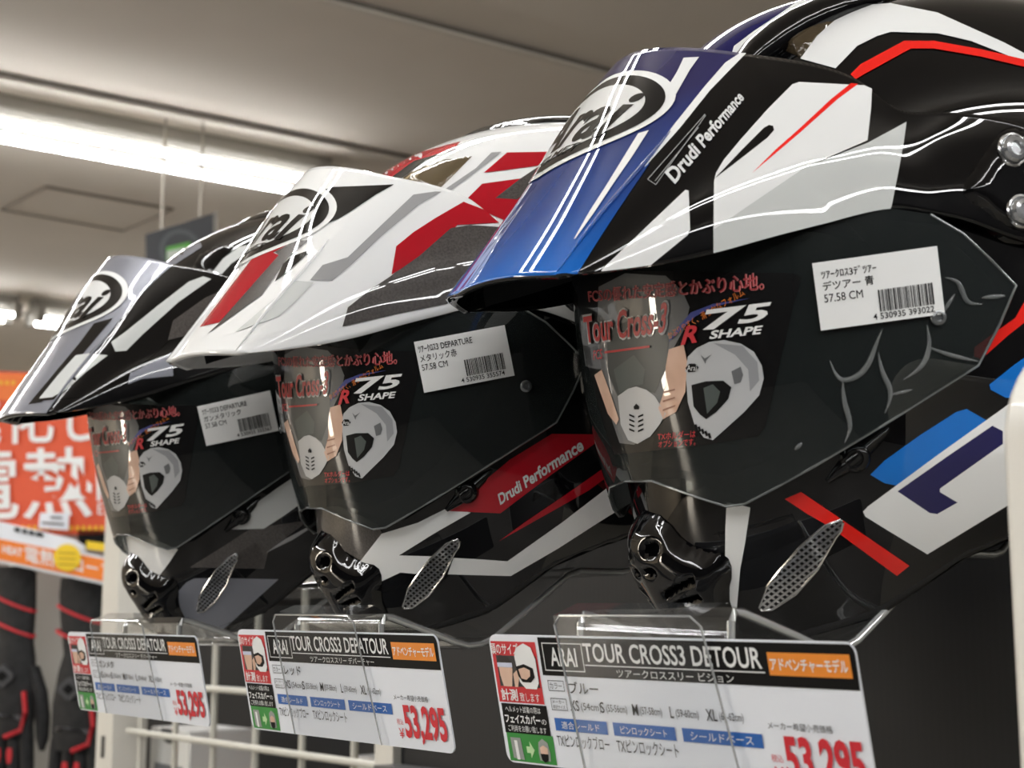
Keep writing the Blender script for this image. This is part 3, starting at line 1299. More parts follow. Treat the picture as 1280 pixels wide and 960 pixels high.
def pin_mesh(s):
    q = np.ones(3) if s > 0 else MIR
    b = MB()
    b.lathe([(0.0033, 0.0), (0.0033, 0.0010), (0.0025, 0.0018), (0.0015, 0.0018), (0.0012, 0.0010), (0.0004, 0.0010)], (pp + pn * 0.0006) * q, pn * q, mat('pin_clear_grey', (120, 124, 126), 0.12, 0.6, coat=1.0), n=20)
    return b.mesh('shield_pin', 50)


PIN_ME = {1: pin_mesh(1), -1: pin_mesh(-1)}

# rear top vent: long low blister on the crown
V2, F2 = fill([(0.060, 0.0), (0.056, 0.022), (0.040, 0.040), (0.0, 0.050), (-0.05, 0.048), (-0.085, 0.030), (-0.092, 0.0), (-0.085, -0.030), (-0.05, -0.048), (0.0, -0.050), (0.040, -0.040), (0.056, -0.022)], 0.004)
vs_t = []
for p in V2:
    loc, n, i, _ = SHELL.bvh.ray_cast(Vector((p[0], p[1], 0.4)), Vector((0, 0, -1)))
    n = SHELL.nrm(loc, i)
    ex = max(0.0, 1 - ((p[0] + 0.016) / 0.077) ** 2 - (p[1] / 0.051) ** 2)
    vs_t.append(np.array(loc) + n * (0.0003 + 0.0055 * ex ** 0.45 - (0.003 if abs(p[1]) < 0.022 and p[0] < 0.02 else 0)))
b = MB()
b.add(vs_t, F2, BLACK)
TOP_ME = b.mesh('top_vent', 60)

# promo film on the shield: traced once on the nearest helmet
b = MB()
S3 = lambda pts: K('c3', pts)
decal(b, SHSURF, 0, S3([(36, 235), (60, 190), (180, 170), (480, 176), (636, 178), (655, 188), (655, 205), (640, 250), (560, 595), (540, 622), (380, 648), (150, 672), (122, 600), (70, 400)]), FILMDARK, 0.0003, 6)
decal(b, SHSURF, 0, S3([(108, 215), (180, 178), (290, 185), (335, 225), (355, 270), (345, 320), (310, 385), (290, 480), (255, 600), (205, 645), (165, 640), (125, 520), (104, 350)]), GREYINK, 0.0005, 7)
decal(b, SHSURF, 0, S3([(130, 330), (210, 300), (280, 320), (300, 360), (290, 440), (262, 505), (205, 486), (160, 512), (135, 450)]), mat('ink_visor_dark', (52, 58, 58), 0.4), 0.0006, 7)
decal(b, SHSURF, 0, S3([(150, 440), (205, 400), (235, 440), (230, 480), (205, 484), (165, 505)]), mat('ink_visor_mid', (74, 82, 80), 0.4), 0.0007, 7)
decal(b, SHSURF, 0, S3([(162, 512), (190, 492), (212, 486), (240, 495), (262, 512), (292, 560), (275, 590), (250, 622), (215, 642), (190, 632), (170, 590)]), LIGHTINK, 0.0008, 6)
for x, y in ((213, 540),):
    decal(b, SHSURF, 0, S3([(x - 7, y), (x, y - 8), (x + 8, y), (x + 7, y + 8), (x - 6, y + 8)]), INK, 0.001, 4)
for k in range(4):
    for sx in (-1, 1):
        cx, cy = 213 + sx * 12, 565 + k * 13
        decal(b, SHSURF, 0, S3([(cx - 7, cy - 2 + sx * 3), (cx + 7, cy - 2 - sx * 3), (cx + 7, cy + 3 - sx * 3), (cx - 7, cy + 3 + sx * 3)]), INK, 0.001, 6)
decal(b, SHSURF, 0, S3([(300, 385), (340, 372), (350, 420), (345, 500), (320, 555), (285, 575), (272, 545), (290, 490), (292, 430)]), SKIN, 0.0008, 7)
for k in range(3):
    decal(b, SHSURF, 0, S3([(285, 500 + k * 24), (318, 492 + k * 22), (318, 496 + k * 22), (285, 505 + k * 24)]), mat('ink_skin_line', (150, 105, 85), 0.5), 0.0010, 8)
decal(b, SHSURF, 0, S3([(98, 455), (118, 440), (140, 500), (165, 575), (158, 590), (135, 560)]), SKIN, 0.0008, 7)
decal(b, SHSURF, 0, S3([(345, 440), (352, 405), (375, 382), (410, 365), (450, 360), (495, 370), (530, 392), (552, 430), (557, 465), (545, 510), (505, 555), (450, 605), (420, 632), (395, 625), (370, 590), (352, 530)]), LIGHTINK, 0.0008, 7)
decal(b, SHSURF, 0, S3([(420, 368), (500, 376), (540, 420), (545, 470), (520, 500), (515, 440), (480, 400)]), MIDINK, 0.0009, 7)
decal(b, SHSURF, 0, S3([(362, 482), (400, 472), (448, 470), (470, 488), (462, 520), (430, 555), (402, 575), (385, 562), (368, 540)]), INK, 0.0010, 6)
decal(b, SHSURF, 0, S3([(395, 490), (420, 480), (440, 500), (432, 530), (405, 560)]), mat('ink_visor_mid', (74, 82, 80), 0.4), 0.0011, 6)
decal(b, SHSURF, 0, S3([(470, 445), (495, 432), (502, 455), (495, 475), (478, 480)]), GREYINK, 0.0010, 5)
decal(b, SHSURF, 0, S3([(387, 400), (398, 410), (418, 398), (402, 415), (400, 425)]), GREYINK, 0.0010, 5)
decal(b, SHSURF, 0, S3([(346, 436), (356, 424), (372, 424), (382, 434), (372, 446), (354, 448)]), INK, 0.0010, 4)
textdecal(b, SHSURF, 0, 'Arai', S3([(351, 428), (377, 428), (377, 443), (351, 443)]), PAPER, 0.0012, nx=3)
for k in range(5):
    decal(b, SHSURF, 0, S3([(370 + k * 9, 590 + k * 6), (376 + k * 9, 588 + k * 6), (380 + k * 9, 602 + k * 6), (374 + k * 9, 604 + k * 6)]), INK, 0.0010, 6)
textdecal(b, SHSURF, 0, 'FCSの優れた安定感とかぶり心地。', S3([(81, 221), (557, 175), (559, 225), (85, 259)]), mat('ink_pale_red', (214, 128, 128), 0.45), 0.0011, bold=0.022, nx=24)
textdecal(b, SHSURF, 0, 'FCSの優れた安定感とかぶり心地。', S3([(83, 223), (555, 177), (557, 223), (87, 257)]), mat('ink_deep_red', (158, 20, 34), 0.45), 0.0013, nx=24)
textdecal(b, SHSURF, 0, 'Tour Cross-3', S3([(65, 291), (303, 249), (297, 345), (77, 373)]), LIGHTINK, 0.0010, bold=0.055, shear=0.12, nx=16)
textdecal(b, SHSURF, 0, 'Tour Cross-3', S3([(69, 296), (299, 255), (293, 339), (81, 368)]), DARKRED, 0.0013, bold=0.025, shear=0.12, nx=16)
textdecal(b, SHSURF, 0, 'FCS', S3([(98, 388), (122, 383), (122, 410), (98, 414)]), REDINK, 0.0012, nx=3)
decal(b, SHSURF, 0, S3([(128, 390), (250, 374), (250, 380), (128, 396)]), DARKRED, 0.0012, 7)
textdecal(b, SHSURF, 0, 'かぶりやすく、滑らかなフォルム', S3([(296, 340), (498, 218), (508, 238), (304, 358)]), ORANGEINK, 0.0012, nx=20)
decal(b, SHSURF, 0, S3([(330, 320), (360, 285), (420, 262), (520, 246), (420, 270), (372, 296), (300, 365)]), mat('ink_blue_swoosh', (60, 70, 140), 0.4), 0.0010, 6)
textdecal(b, SHSURF, 0, 'R', S3([(350, 322), (392, 316), (378, 366), (334, 374)]), REDINK, 0.0013, bold=0.03, nx=3)
textdecal(b, SHSURF, 0, '75', S3([(404, 278), (584, 256), (560, 306), (384, 338)]), PAPER, 0.0013, bold=0.03, nx=8)
textdecal(b, SHSURF, 0, 'SHAPE', S3([(418, 334), (556, 320), (548, 344), (410, 358)]), PAPER, 0.0013, bold=0.03, nx=8)
textdecal(b, SHSURF, 0, 'TXホルダーは', S3([(272, 612), (374, 604), (374, 624), (272, 632)]), REDINK, 0.0012, nx=8)
textdecal(b, SHSURF, 0, 'オプションです。', S3([(274, 634), (374, 626), (374, 645), (274, 652)]), REDINK, 0.0012, nx=8)
PROMO_ME = b.mesh('promo_film', 60, fix=False)

# raised clear film creases, only on the nearest helmet
b = MB()
for pts, w in (([(735, 415), (770, 468), (815, 455), (845, 415), (862, 370), (878, 332)], 10), ([(770, 468), (778, 540), (790, 600), (775, 640)], 9),
               ([(868, 395), (880, 450), (900, 500), (885, 560)], 9), ([(900, 510), (960, 495)], 6), ([(1000, 320), (1005, 380), (985, 430), (935, 468)], 9),
               ([(1005, 380), (1060, 400), (1140, 418)], 7), ([(1040, 290), (1075, 235)], 7), ([(1050, 190), (1085, 205), (1110, 255), (1150, 262)], 9), ([(1150, 245), (1212, 240)], 8), ([(640, 660), (660, 640)], 8)):
    for i in range(len(pts) - 1):
        pass
    rads, P = [], []
    L_ = np.array(pts, float)
    s_ = np.concatenate([[0], np.cumsum(np.linalg.norm(np.diff(L_, axis=0), axis=1))])
    n_ = max(6, int(s_[-1] / 8))
    fx, fy = (cubic(s_, L_[:, 0]), cubic(s_, L_[:, 1])) if len(pts) > 2 else (lambda t: np.interp(t, s_, L_[:, 0]), lambda t: np.interp(t, s_, L_[:, 1]))
    for k in range(n_ + 1):
        t = s_[-1] * k / n_
        q = px_local(SHSURF, 0, K('c3', [(float(fx(t)), float(fy(t)))])[0])
        P.append(q + pn * 0.0003)
        rads.append(0.0001 + w * 0.00011 * math.sin(math.pi * (k + 0.4) / (n_ + 0.8)))
    b.tube(P, 0.001, WRINKLE, n=8, rads=rads)
FILM_ME = b.mesh('protective_film_crease', 60)


# --- maker's oval on the peak, laid on along the peak's own axes
def on_peak(b, V, Fc, m, off):
    C = np.array(c0f(3.5)) + np.array([0, 0.012, 0])
    et = np.array(c0f(4.0)) - np.array(c0f(3.0))
    et /= np.linalg.norm(et)
    ey = np.array([0, 1.0, 0])
    n = np.cross(ey, et)
    n = n if n[0] > 0 else -n
    L, N = [], []
    for x, y in V:
        o = C + ey * x + et * y + n * 0.05
        p, nn, k = PEAK.hit(Vector(o), Vector(-n))
        L.append(p + nn * off); N.append(nn)
    Fo = [f if np.cross(L[f[1]] - L[f[0]], L[f[2]] - L[f[0]]) @ N[f[0]] > 0 else f[::-1] for f in Fc]
    b.add(L, Fo, m, N)


def oval(a, c, sk=0.28):
    return [(a * math.cos(t) + sk * c * math.sin(t), c * math.sin(t)) for t in np.linspace(0, 2 * math.pi, 60, endpoint=False)]


def logo(b):
    for a, c, m, off in ((0.0545, 0.0275, WHITE, 0.0006), (0.0510, 0.0242, INKG, 0.0008), (0.0430, 0.0185, PEARLW, 0.0010)):
        V, Fc = fill(oval(a, c), 0.0028)
        on_peak(b, V, Fc, m, off)
    V, Fc, _ = text2d('Arai', 0.025, 0.35)
    V, Fc = cut2d(V, Fc, 14, 6)
    on_peak(b, [((x - 0.5) * 0.080, -0.0020 + (y - 0.45) * 0.026) for x, y in V], Fc, INKG, 0.0012)
    V, Fc, _ = text2d('HELMET', 0.01, 0.25)
    V, Fc = cut2d(V, Fc, 12, 2)
    on_peak(b, [((x - 0.5) * 0.050 - 0.006, -0.0170 + (y - 0.5) * 0.0036) for x, y in V], Fc, INKG, 0.0012)


INKG = paint('logo_black_gloss', (14, 14, 16))
PEARLW = paint('logo_silver_white_gloss', (222, 223, 222))


def do(b, surf, h, crop, items, off=0.0003, step=5.0):
    for i, (pts, m) in enumerate(items):
        decal(b, surf, h, K(crop, pts), m, off + 0.00004 * i, step, mirror=True)


HELM = []
# raised crease lines of the peak: one along each edge of the top panel, two on the near wing
BEADS = []
for s_ in (1, -1):
    P = []
    for t in np.linspace(0.05, 2.7, 26):
        q = c1f(t)
        if s_ < 0:
            q = q * MIR + np.array([0, 0, 0.13 * min(-q[1] * MIR[1], 0.08)])
        P.append(q + np.array([0.0003, 0.0002 * s_, 0.0003]))
    BEADS.append((P, 0.0011))


def assemble(h, name, label, top, low, peak_top, peak_side, under, peak_fn, shell_fn, vents, sticker, brow, film):
    root = empty(name)
    HELM.append(root)
    root.matrix_world = Matrix.Translation(Vector(TRN[h])) @ Matrix(ROT[h].tolist()).to_4x4()
    tag(root, label, 'helmet', 'adventure helmets on the display row')
    b = shell_mb(top, low)
    shell_fn(b)
    b.build('shell', root, 32, fix=False)
    b = solidified(PV, PF, PMAT, [peak_top, peak_side], 0.0026, 'peak', under, MATBLACK, PIN)
    peak_fn(b)
    logo(b)
    for k, (P, r0) in enumerate(BEADS):
        n_ = len(P)
        b.n = dict(b.n)
        b.tube(P, r0, peak_top, n=6, rads=[r0 * min(1, 0.15 + 3.2 * min(i, n_ - 1 - i) / n_) for i in range(n_)])
    b.build('peak', root, 38, fix=False)
    link('neck_trim', TRIM_ME, root)
    sh = link('face_shield', SHIELD_ME, root)
    link('shield_edge', EDGE_ME, sh)
    link('promo_film', PROMO_ME, sh)
    for s in (1, -1):
        link('shield_pin', PIN_ME[s], sh)
    if film:
        link('protective_film_crease', FILM_ME, sh)
    # price sticker
    crop, quad, lines = sticker
    b = MB()
    q = K(crop, quad)
    decal(b, SHSURF, h, q, PAPER, 0.0022, 6)
    qm = quadmap(q)
    sub = lambda u0, v0, u1, v1: [qm(u0, 1 - v0), qm(u1, 1 - v0), qm(u1, 1 - v1), qm(u0, 1 - v1)]
    for (s, u0, v0, u1, v1) in lines:
        textdecal(b, SHSURF, h, s, sub(u0, v0, u1, v1), INK, 0.0025, bold=0.0 if 'CM' in s else 0.008, nx=10)
    r_ = random.Random(40 + h)
    u = 0.49
    while u < 0.915:
        w = r_.choice((0.005, 0.005, 0.009, 0.013))
        decal(b, SHSURF, h, sub(u, 0.52, u + w, 0.84), INK, 0.0025, 9)
        u += w + r_.choice((0.005, 0.006, 0.010))
    b.build('price_sticker', sh, 60, fix=False)
    for s in (1, -1):
        link('lock_knob', KNOB_ME[s], root)
        link('exhaust_vent', VENT_ME if s > 0 else VENT_ME_R, root)
        pd = link('side_pod', POD_ME[s], root)
        for i in range(2):
            link('screw', SCREW_ME[(s, i)], pd)
    link('chin_vent', CHIN_ME, root)
    link('top_vent', TOP_ME, root)
    for nm, crop, pts, m, hgt in brow:
        for s in (1, -1):
            b = MB()
            patch(b, SHELL, h, K(crop, pts), m, hgt, 0.005, 5, mirror=False)
            if s < 0:
                b.v = [(x, MIR[1] * y, z) for x, y, z in b.v]
                b.f = [f[::-1] for f in b.f]
            b.build(nm, root, 60, fix=False)
    return root


# ------------------------------------------------------------------ helmet nearest: blue, white and black
def peak_blue(b):
    do(b, PEAK, 0, 'c1', [
        ([(366, 826), (436, 822), (520, 690), (600, 570), (655, 490), (640, 495), (560, 590), (450, 722)], BLUEFADE),
        ([(925, 160), (948, 156), (900, 205), (835, 272), (745, 385), (640, 502), (636, 498), (725, 378), (815, 265), (880, 190)], WHITE),
        ([(510, 808), (545, 775), (760, 571), (770, 573), (774, 690), (766, 706), (700, 760), (620, 825), (505, 830)], WHITE)])
    do(b, PEAK, 0, 'c5', [
        ([(780, 52), (857, 48), (812, 110), (735, 245), (712, 240), (690, 213), (745, 125)], WHITE),
        ([(553, 430), (607, 414), (520, 550), (430, 680), (330, 830), (240, 955), (232, 958), (310, 820), (400, 680)], WHITE)], 0.0004)
    do(b, PEAK, 0, 'c2', [
        ([(30, 545), (36, 520), (60, 480), (110, 420), (190, 330), (265, 255), (285, 248), (480, 258), (503, 268), (500, 330), (490, 422), (300, 505), (130, 620), (28, 690)], WHITE),
        ([(28, 690), (130, 620), (300, 505), (490, 430), (607, 367), (598, 430), (585, 500), (558, 640), (380, 690), (200, 737), (28, 790)], PEARL),
        ([(440, 252), (462, 254), (400, 300), (290, 398), (145, 520), (215, 450), (290, 384), (380, 300)], RED),
        ([(32, 537), (110, 455), (180, 385), (195, 377), (207, 380), (210, 392), (190, 415), (120, 470)], BLACK)], 0.0004)
    textdecal(b, PEAK, 0, 'Drudi Performance', K('c1', [(698, 520), (916, 274), (938, 300), (730, 556)]), PEARLW, 0.0007, bold=0.03, nx=30)
    for a, c in (((648, 540), (820, 345)), ((672, 556), (822, 348)), ((648, 540), (672, 556)), ((670, 545), (800, 385))):
        decal(b, PEAK, 0, strip(K('c1', [a])[0], K('c1', [c])[0], 1.0), GREY, 0.0005, 8)


def shell_blue(b):
    do(b, SHELL, 0, 'c2', [
        ([(-90, 172), (-60, 140), (-20, 105), (90, 45), (180, 10), (290, -15), (310, 0), (230, 45), (150, 95), (90, 140), (80, 160)], NAVY),
        ([(290, 30), (330, -10), (400, -30), (460, -20), (440, 5), (430, 30), (350, 37)], NAVY),
        ([(90, 140), (150, 95), (240, 35), (290, 0), (345, -15), (330, 5), (290, 28), (200, 85), (130, 158), (85, 160)], WHITE),
        ([(290, 178), (340, 110), (430, 30), (470, 18), (560, 12), (700, 40), (800, 85), (900, 130), (990, 178), (990, 200), (800, 125), (700, 102), (560, 98), (520, 110), (460, 140), (395, 207)], WHITE),
        ([(440, 225), (470, 195), (600, 125), (690, 125), (830, 150), (1000, 190), (1000, 212), (830, 172), (690, 148), (620, 148), (480, 225), (455, 240)], RED)])
    do(b, SHELL, 0, 'c4', [
        ([(400, 302), (470, 318), (455, 420), (440, 500), (428, 640), (405, 640), (408, 600), (395, 480), (396, 380)], WHITE),
        ([(572, 293), (620, 272), (735, 350), (940, 490), (903, 520), (735, 397), (700, 372), (640, 338)], RED),
        ([(803, 330), (818, 314), (1020, 165), (1220, 22), (1300, -40), (1300, 268), (1220, 318), (993, 456), (900, 400), (810, 345)], WHITE),
        ([(905, 270), (1050, 168), (1185, 76), (1216, 92), (1216, 130), (1120, 198), (1030, 262), (1030, 272), (1082, 303), (1022, 337), (1000, 334)], NAVY)])
    do(b, SHELL, 0, 'c3', [
        ([(846, 727), (885, 688), (980, 620), (1080, 556), (1108, 548), (1168, 582), (1050, 665), (922, 757), (885, 750)], BLUE),
        ([(1128, 380), (1240, 300), (1265, 255), (1300, 230), (1300, 285), (1220, 348), (1148, 412), (1128, 405)], RED)], 0.00035)
    do(b, SHELL, 0, 'd9', [([(340, 195), (440, 115), (520, 60), (520, 220), (480, 250), (405, 247), (345, 215)], BLUE)], 0.0004)


def crown_ridge(root):
    V2, F2 = fill([(0.150, 0.0), (0.146, 0.018), (0.128, 0.028), (0.09, 0.031), (0.05, 0.028), (0.02, 0.016), (0.01, 0.0), (0.02, -0.016), (0.05, -0.028), (0.09, -0.031), (0.128, -0.028), (0.146, -0.018)], 0.0035)
    vs = []
    for p in V2:
        loc, n, i, _ = SHELL.bvh.ray_cast(Vector((p[0], p[1], 0.4)), Vector((0, 0, -1)))
        n = SHELL.nrm(loc, i)
        ex = max(0.0, 1 - ((p[0] - 0.08) / 0.072) ** 2 - (p[1] / 0.032) ** 2)
        vs.append(np.array(loc) + n * (0.0004 + 0.010 * ex ** 0.5))
    b = MB()
    b.add(vs, F2, NAVY)
    S = Surf(vs, F2)
    decal(b, S, 0, K('c2', [(84, 160), (90, 140), (150, 95), (240, 35), (290, 0), (345, -15), (330, 5), (290, 28), (200, 85), (130, 158)]), WHITE, 0.0004, 5)
    b.build('crown_ridge', root, 60, fix=False)
    for s in (1, -1):
        P = []
        for x in np.linspace(0.132, 0.045, 10):
            y = 0.046 + 0.010 * (0.132 - x) / 0.087
            loc, n, i, _ = SHELL.bvh.ray_cast(Vector((x, y if s > 0 else y * MIR[1], 0.4)), Vector((0, 0, -1)))
            P.append(np.array(loc))
        b = MB()
        b.tube(P, 0.01, BLACK, n=14, rads=[0.002, 0.007, 0.009, 0.0095, 0.0095, 0.009, 0.008, 0.0065, 0.004, 0.001], flat=1.5, up=(0, 0, 1))
        b.build('brow_duct', root, 70)


lab1 = [('ﾂｱｰｸﾛｽ3ﾃﾞﾂｱｰ', .06, .12, .50, .25), ('デツアー 青', .06, .29, .47, .43), ('57.58 CM', .06, .48, .37, .60), ('4 530935 393022', .43, .86, .92, .95)]
assemble(0, 'motorcycle_helmet', 'nearest helmet, blue fading peak with black and white sides and thin red stripes', BLACK, BLACK, BLUEFADE, BLACK, BLACK, peak_blue, shell_blue, None,
         ('c3', [(688, 153), (1023, 106), (1044, 290), (712, 335)], lab1),
         [('brow_vent', 'c2', [(235, 150), (255, 100), (300, 70), (400, 25), (432, 30), (345, 105), (290, 172)], SMOKE, 0.004)], True)
crown_ridge(HELM[0])


# ------------------------------------------------------------------ middle helmet: white and crimson
def peak_red(b):
    do(b, PEAK, 1, 'c6', [
        ([(430, 215), (500, 190), (697, 182), (640, 214), (560, 268), (520, 292), (440, 325), (290, 372), (250, 380), (330, 310), (400, 240)], BLACK),
        ([(78, 637), (190, 490), (250, 412), (300, 362), (382, 361), (312, 400), (330, 408), (140, 623)], CRIMSON),
        ([(100, 662), (140, 625), (330, 408), (318, 398), (392, 361), (425, 360), (360, 415), (275, 536), (190, 597)], CARBON),
        ([(318, 492), (345, 435), (372, 412), (425, 393), (424, 402), (345, 472)], BLACK),
        ([(430, 488), (470, 440), (550, 415), (660, 310), (760, 215), (830, 205), (850, 206), (780, 245), (660, 345), (560, 440), (500, 490)], GREY),
        ([(190, 655), (290, 570), (385, 490), (442, 495), (390, 550), (330, 605), (230, 640)], PEARL),
        ([(690, 470), (705, 380), (760, 335), (830, 290), (920, 238), (1060, 292), (1060, 303), (900, 312), (870, 350), (720, 452)], CRIMSON),
        ([(533, 636), (550, 575), (620, 520), (680, 480), (780, 410), (880, 322), (940, 312), (1050, 320), (1010, 400), (930, 500), (868, 563), (700, 597)], CARBON)])


def shell_red(b):
    do(b, SHELL, 1, 'c6', [
        ([(600, 188), (640, 150), (740, 90), (910, 44), (890, 70), (760, 108), (660, 182)], CRIMSON),
        ([(660, 182), (760, 108), (880, 72), (800, 103), (700, 180)], BLACK),
        ([(840, 212), (960, 130), (1010, 80), (1042, 78), (930, 165), (860, 214)], GREY),
        ([(985, 145), (1060, 80), (1190, 78), (1200, 100), (1160, 122), (1000, 143)], CRIMSON),
        ([(920, 240), (980, 180), (1110, 162), (1130, 190), (1110, 240), (1060, 300)], CRIMSON),
        ([(1022, 226), (1100, 165), (1165, 122), (1130, 200), (1092, 230)], CARBON)])
    do(b, SHELL, 1, 'c7', [
        ([(150, 600), (215, 590), (330, 640), (348, 672), (285, 750), (200, 700), (160, 680)], CARBON),
        ([(345, 672), (450, 640), (540, 595), (605, 610), (500, 670), (396, 735), (500, 738), (480, 792), (400, 785), (342, 812), (325, 790), (283, 752)], WHITE),
        ([(555, 742), (630, 746), (712, 752), (870, 640), (1040, 510), (1060, 500), (1075, 580), (1000, 625), (860, 715), (722, 795), (640, 793), (538, 790)], WHITE),
        ([(532, 605), (600, 555), (720, 455), (842, 380), (1010, 382), (985, 396), (840, 500), (692, 612)], CRIMSON),
        ([(688, 693), (760, 640), (900, 545), (1035, 450), (1045, 475), (950, 545), (850, 602)], CRIMSON)])
    textdecal(b, SHELL, 1, 'Drudi Performance', K('c7', [(684, 556), (924, 390), (936, 426), (692, 588)]), PEARLW, 0.0009, bold=0.03, nx=30)


lab2 = [('ﾂｱｰｸﾛｽ3 DEPARTURE', .03, .09, .62, .23), ('メタリック赤', .03, .27, .43, .42), ('57.58 CM', .03, .46, .31, .58), ('4 530935 355574', .42, .86, .90, .95)]
assemble(1, 'motorcycle_helmet', 'middle helmet, white peak with crimson, grey and dark flashes', WHITE, BLACK, WHITE, WHITE, WHITE, peak_red, shell_red, None,
         ('c7', [(442, 112), (703, 63), (732, 210), (472, 260)], lab2),
         [('brow_vent', 'c6', [(705, 183), (750, 142), (850, 106), (948, 91), (900, 140), (860, 180), (835, 203), (780, 192)], SMOKE, 0.003)], False)


# ------------------------------------------------------------------ farthest helmet: gunmetal, grey and black
def peak_grey(b):
    do(b, PEAK, 2, 'c8', [
        ([(110, 748), (200, 640), (300, 520), (360, 440), (430, 420), (330, 540), (240, 660), (160, 740)], BLACK),
        ([(160, 735), (260, 640), (350, 545), (490, 400), (620, 250), (760, 250), (900, 290), (860, 400), (660, 490), (500, 640), (300, 722)], BLACK),
        ([(150, 727), (220, 640), (290, 562), (340, 555), (412, 562), (330, 625), (255, 692), (200, 722)], PEARL),
        ([(440, 548), (425, 512), (480, 472), (600, 375), (720, 282), (775, 262), (805, 272), (680, 360), (545, 482), (482, 545)], PEARL),
        ([(640, 505), (660, 430), (780, 345), (890, 295), (860, 400), (700, 490)], CARBON),
        ([(488, 672), (496, 630), (600, 580), (660, 548), (660, 640), (540, 652)], GUN)])


def shell_grey(b):
    do(b, SHELL, 2, 'c8', [
        ([(560, 250), (640, 190), (720, 148), (765, 133), (770, 150), (700, 195), (615, 252)], GUN),
        ([(800, 258), (850, 195), (910, 150), (1010, 128), (960, 158), (880, 215), (832, 268)], PEARL)])
    do(b, SHELL, 2, 'd1', [
        ([(170, 630), (240, 625), (368, 680), (335, 730), (300, 777), (240, 745), (170, 710)], WHITE),
        ([(358, 850), (400, 802), (430, 788), (560, 788), (745, 791), (680, 850), (620, 905), (560, 960), (500, 1010), (400, 1010), (350, 920)], GUN),
        ([(412, 747), (520, 680), (640, 602), (860, 570), (780, 630), (705, 690), (690, 752)], CARBON),
        ([(568, 605), (640, 522), (740, 450), (860, 370), (900, 480), (850, 492), (770, 550), (690, 602)], PEARL),
        ([(698, 692), (770, 640), (850, 598), (900, 560), (880, 590), (800, 642)], GREY)])


lab3 = [('ﾂｱｰｸﾛｽ3 DEPARTURE', .05, .10, .66, .24), ('ガンメタリック', .05, .28, .56, .42), ('57.58 CM', .05, .46, .34, .58), ('4 530935 355567', .44, .86, .92, .95)]
assemble(2, 'motorcycle_helmet', 'farthest helmet, gunmetal grey and black with a silver striped peak', BLACK, BLACK, GUN, BLACK, BLACK, peak_grey, shell_grey, None,
         ('d1', [(443, 145), (712, 85), (745, 235), (478, 292)], lab3),
         [('brow_vent', 'c8', [(725, 240), (760, 180), (830, 150), (905, 140), (850, 190), (800, 255)], BLACK, 0.004)], False)

# ------------------------------------------------------------------ acrylic stands
def stand(x0, x1, yo, label):
    t = empty('helmet_stand', ((x0 + x1) / 2, 0.405 + yo, 1.508))
    tag(t, label, 'stand', 'clear acrylic helmet stands')
    prof = [(0.4035, 1.488), (0.4040, 1.504), (0.4062, 1.5075), (0.4100, 1.5070), (0.438, 1.4985), (0.448, 1.4950), (0.456, 1.4930), (0.464, 1.4935), (0.472, 1.4965),
            (0.500, 1.5155), (0.522, 1.5310), (0.530, 1.5335), (0.560, 1.5335), (0.566, 1.5350), (0.610, 1.5750), (0.640, 1.5900), (0.797, 1.5900)]
    w = x1 - x0
    b = MB()
    P = [np.array((y + yo - (0.405 + yo), z - 1.508)) for y, z in prof]
    th = 0.0042
    up, dn = [], []
    for i in range(len(P)):
        a, c = P[max(0, i - 1)], P[min(len(P) - 1, i + 1)]
        d = (c - a) / np.linalg.norm(c - a)
        n = np.array([-d[1], d[0]])
        up.append(P[i] + n * th / 2); dn.append(P[i] - n * th / 2)
    loop = up + dn[::-1]
    b.prism([(p[0], p[1]) for p in loop], (-w / 2, 0, 0), (0, 1, 0), (0, 0, 1), (w, 0, 0), ACRYL)
    o = b.build('bent_sheet', t, 50)
    b = MB()     # polished edge beads
    for s in (-1, 1):
        b.tube([(s * w / 2, p[0], p[1]) for p in P], 0.0017, mat('polished_edge', (205, 208, 208), 0.12, 0.55, coat=1.0), n=8)
    b.build('polished_edge', t, 60)
    return t


STY = [0.0, -0.008, -0.012]
stand(-0.526, -0.433, STY[0], 'clear acrylic stand under the blue helmet')
stand(-0.772, -0.680, STY[1], 'clear acrylic stand under the white and crimson helmet')
stand(-1.018, -0.926, STY[2], 'clear acrylic stand under the grey helmet')


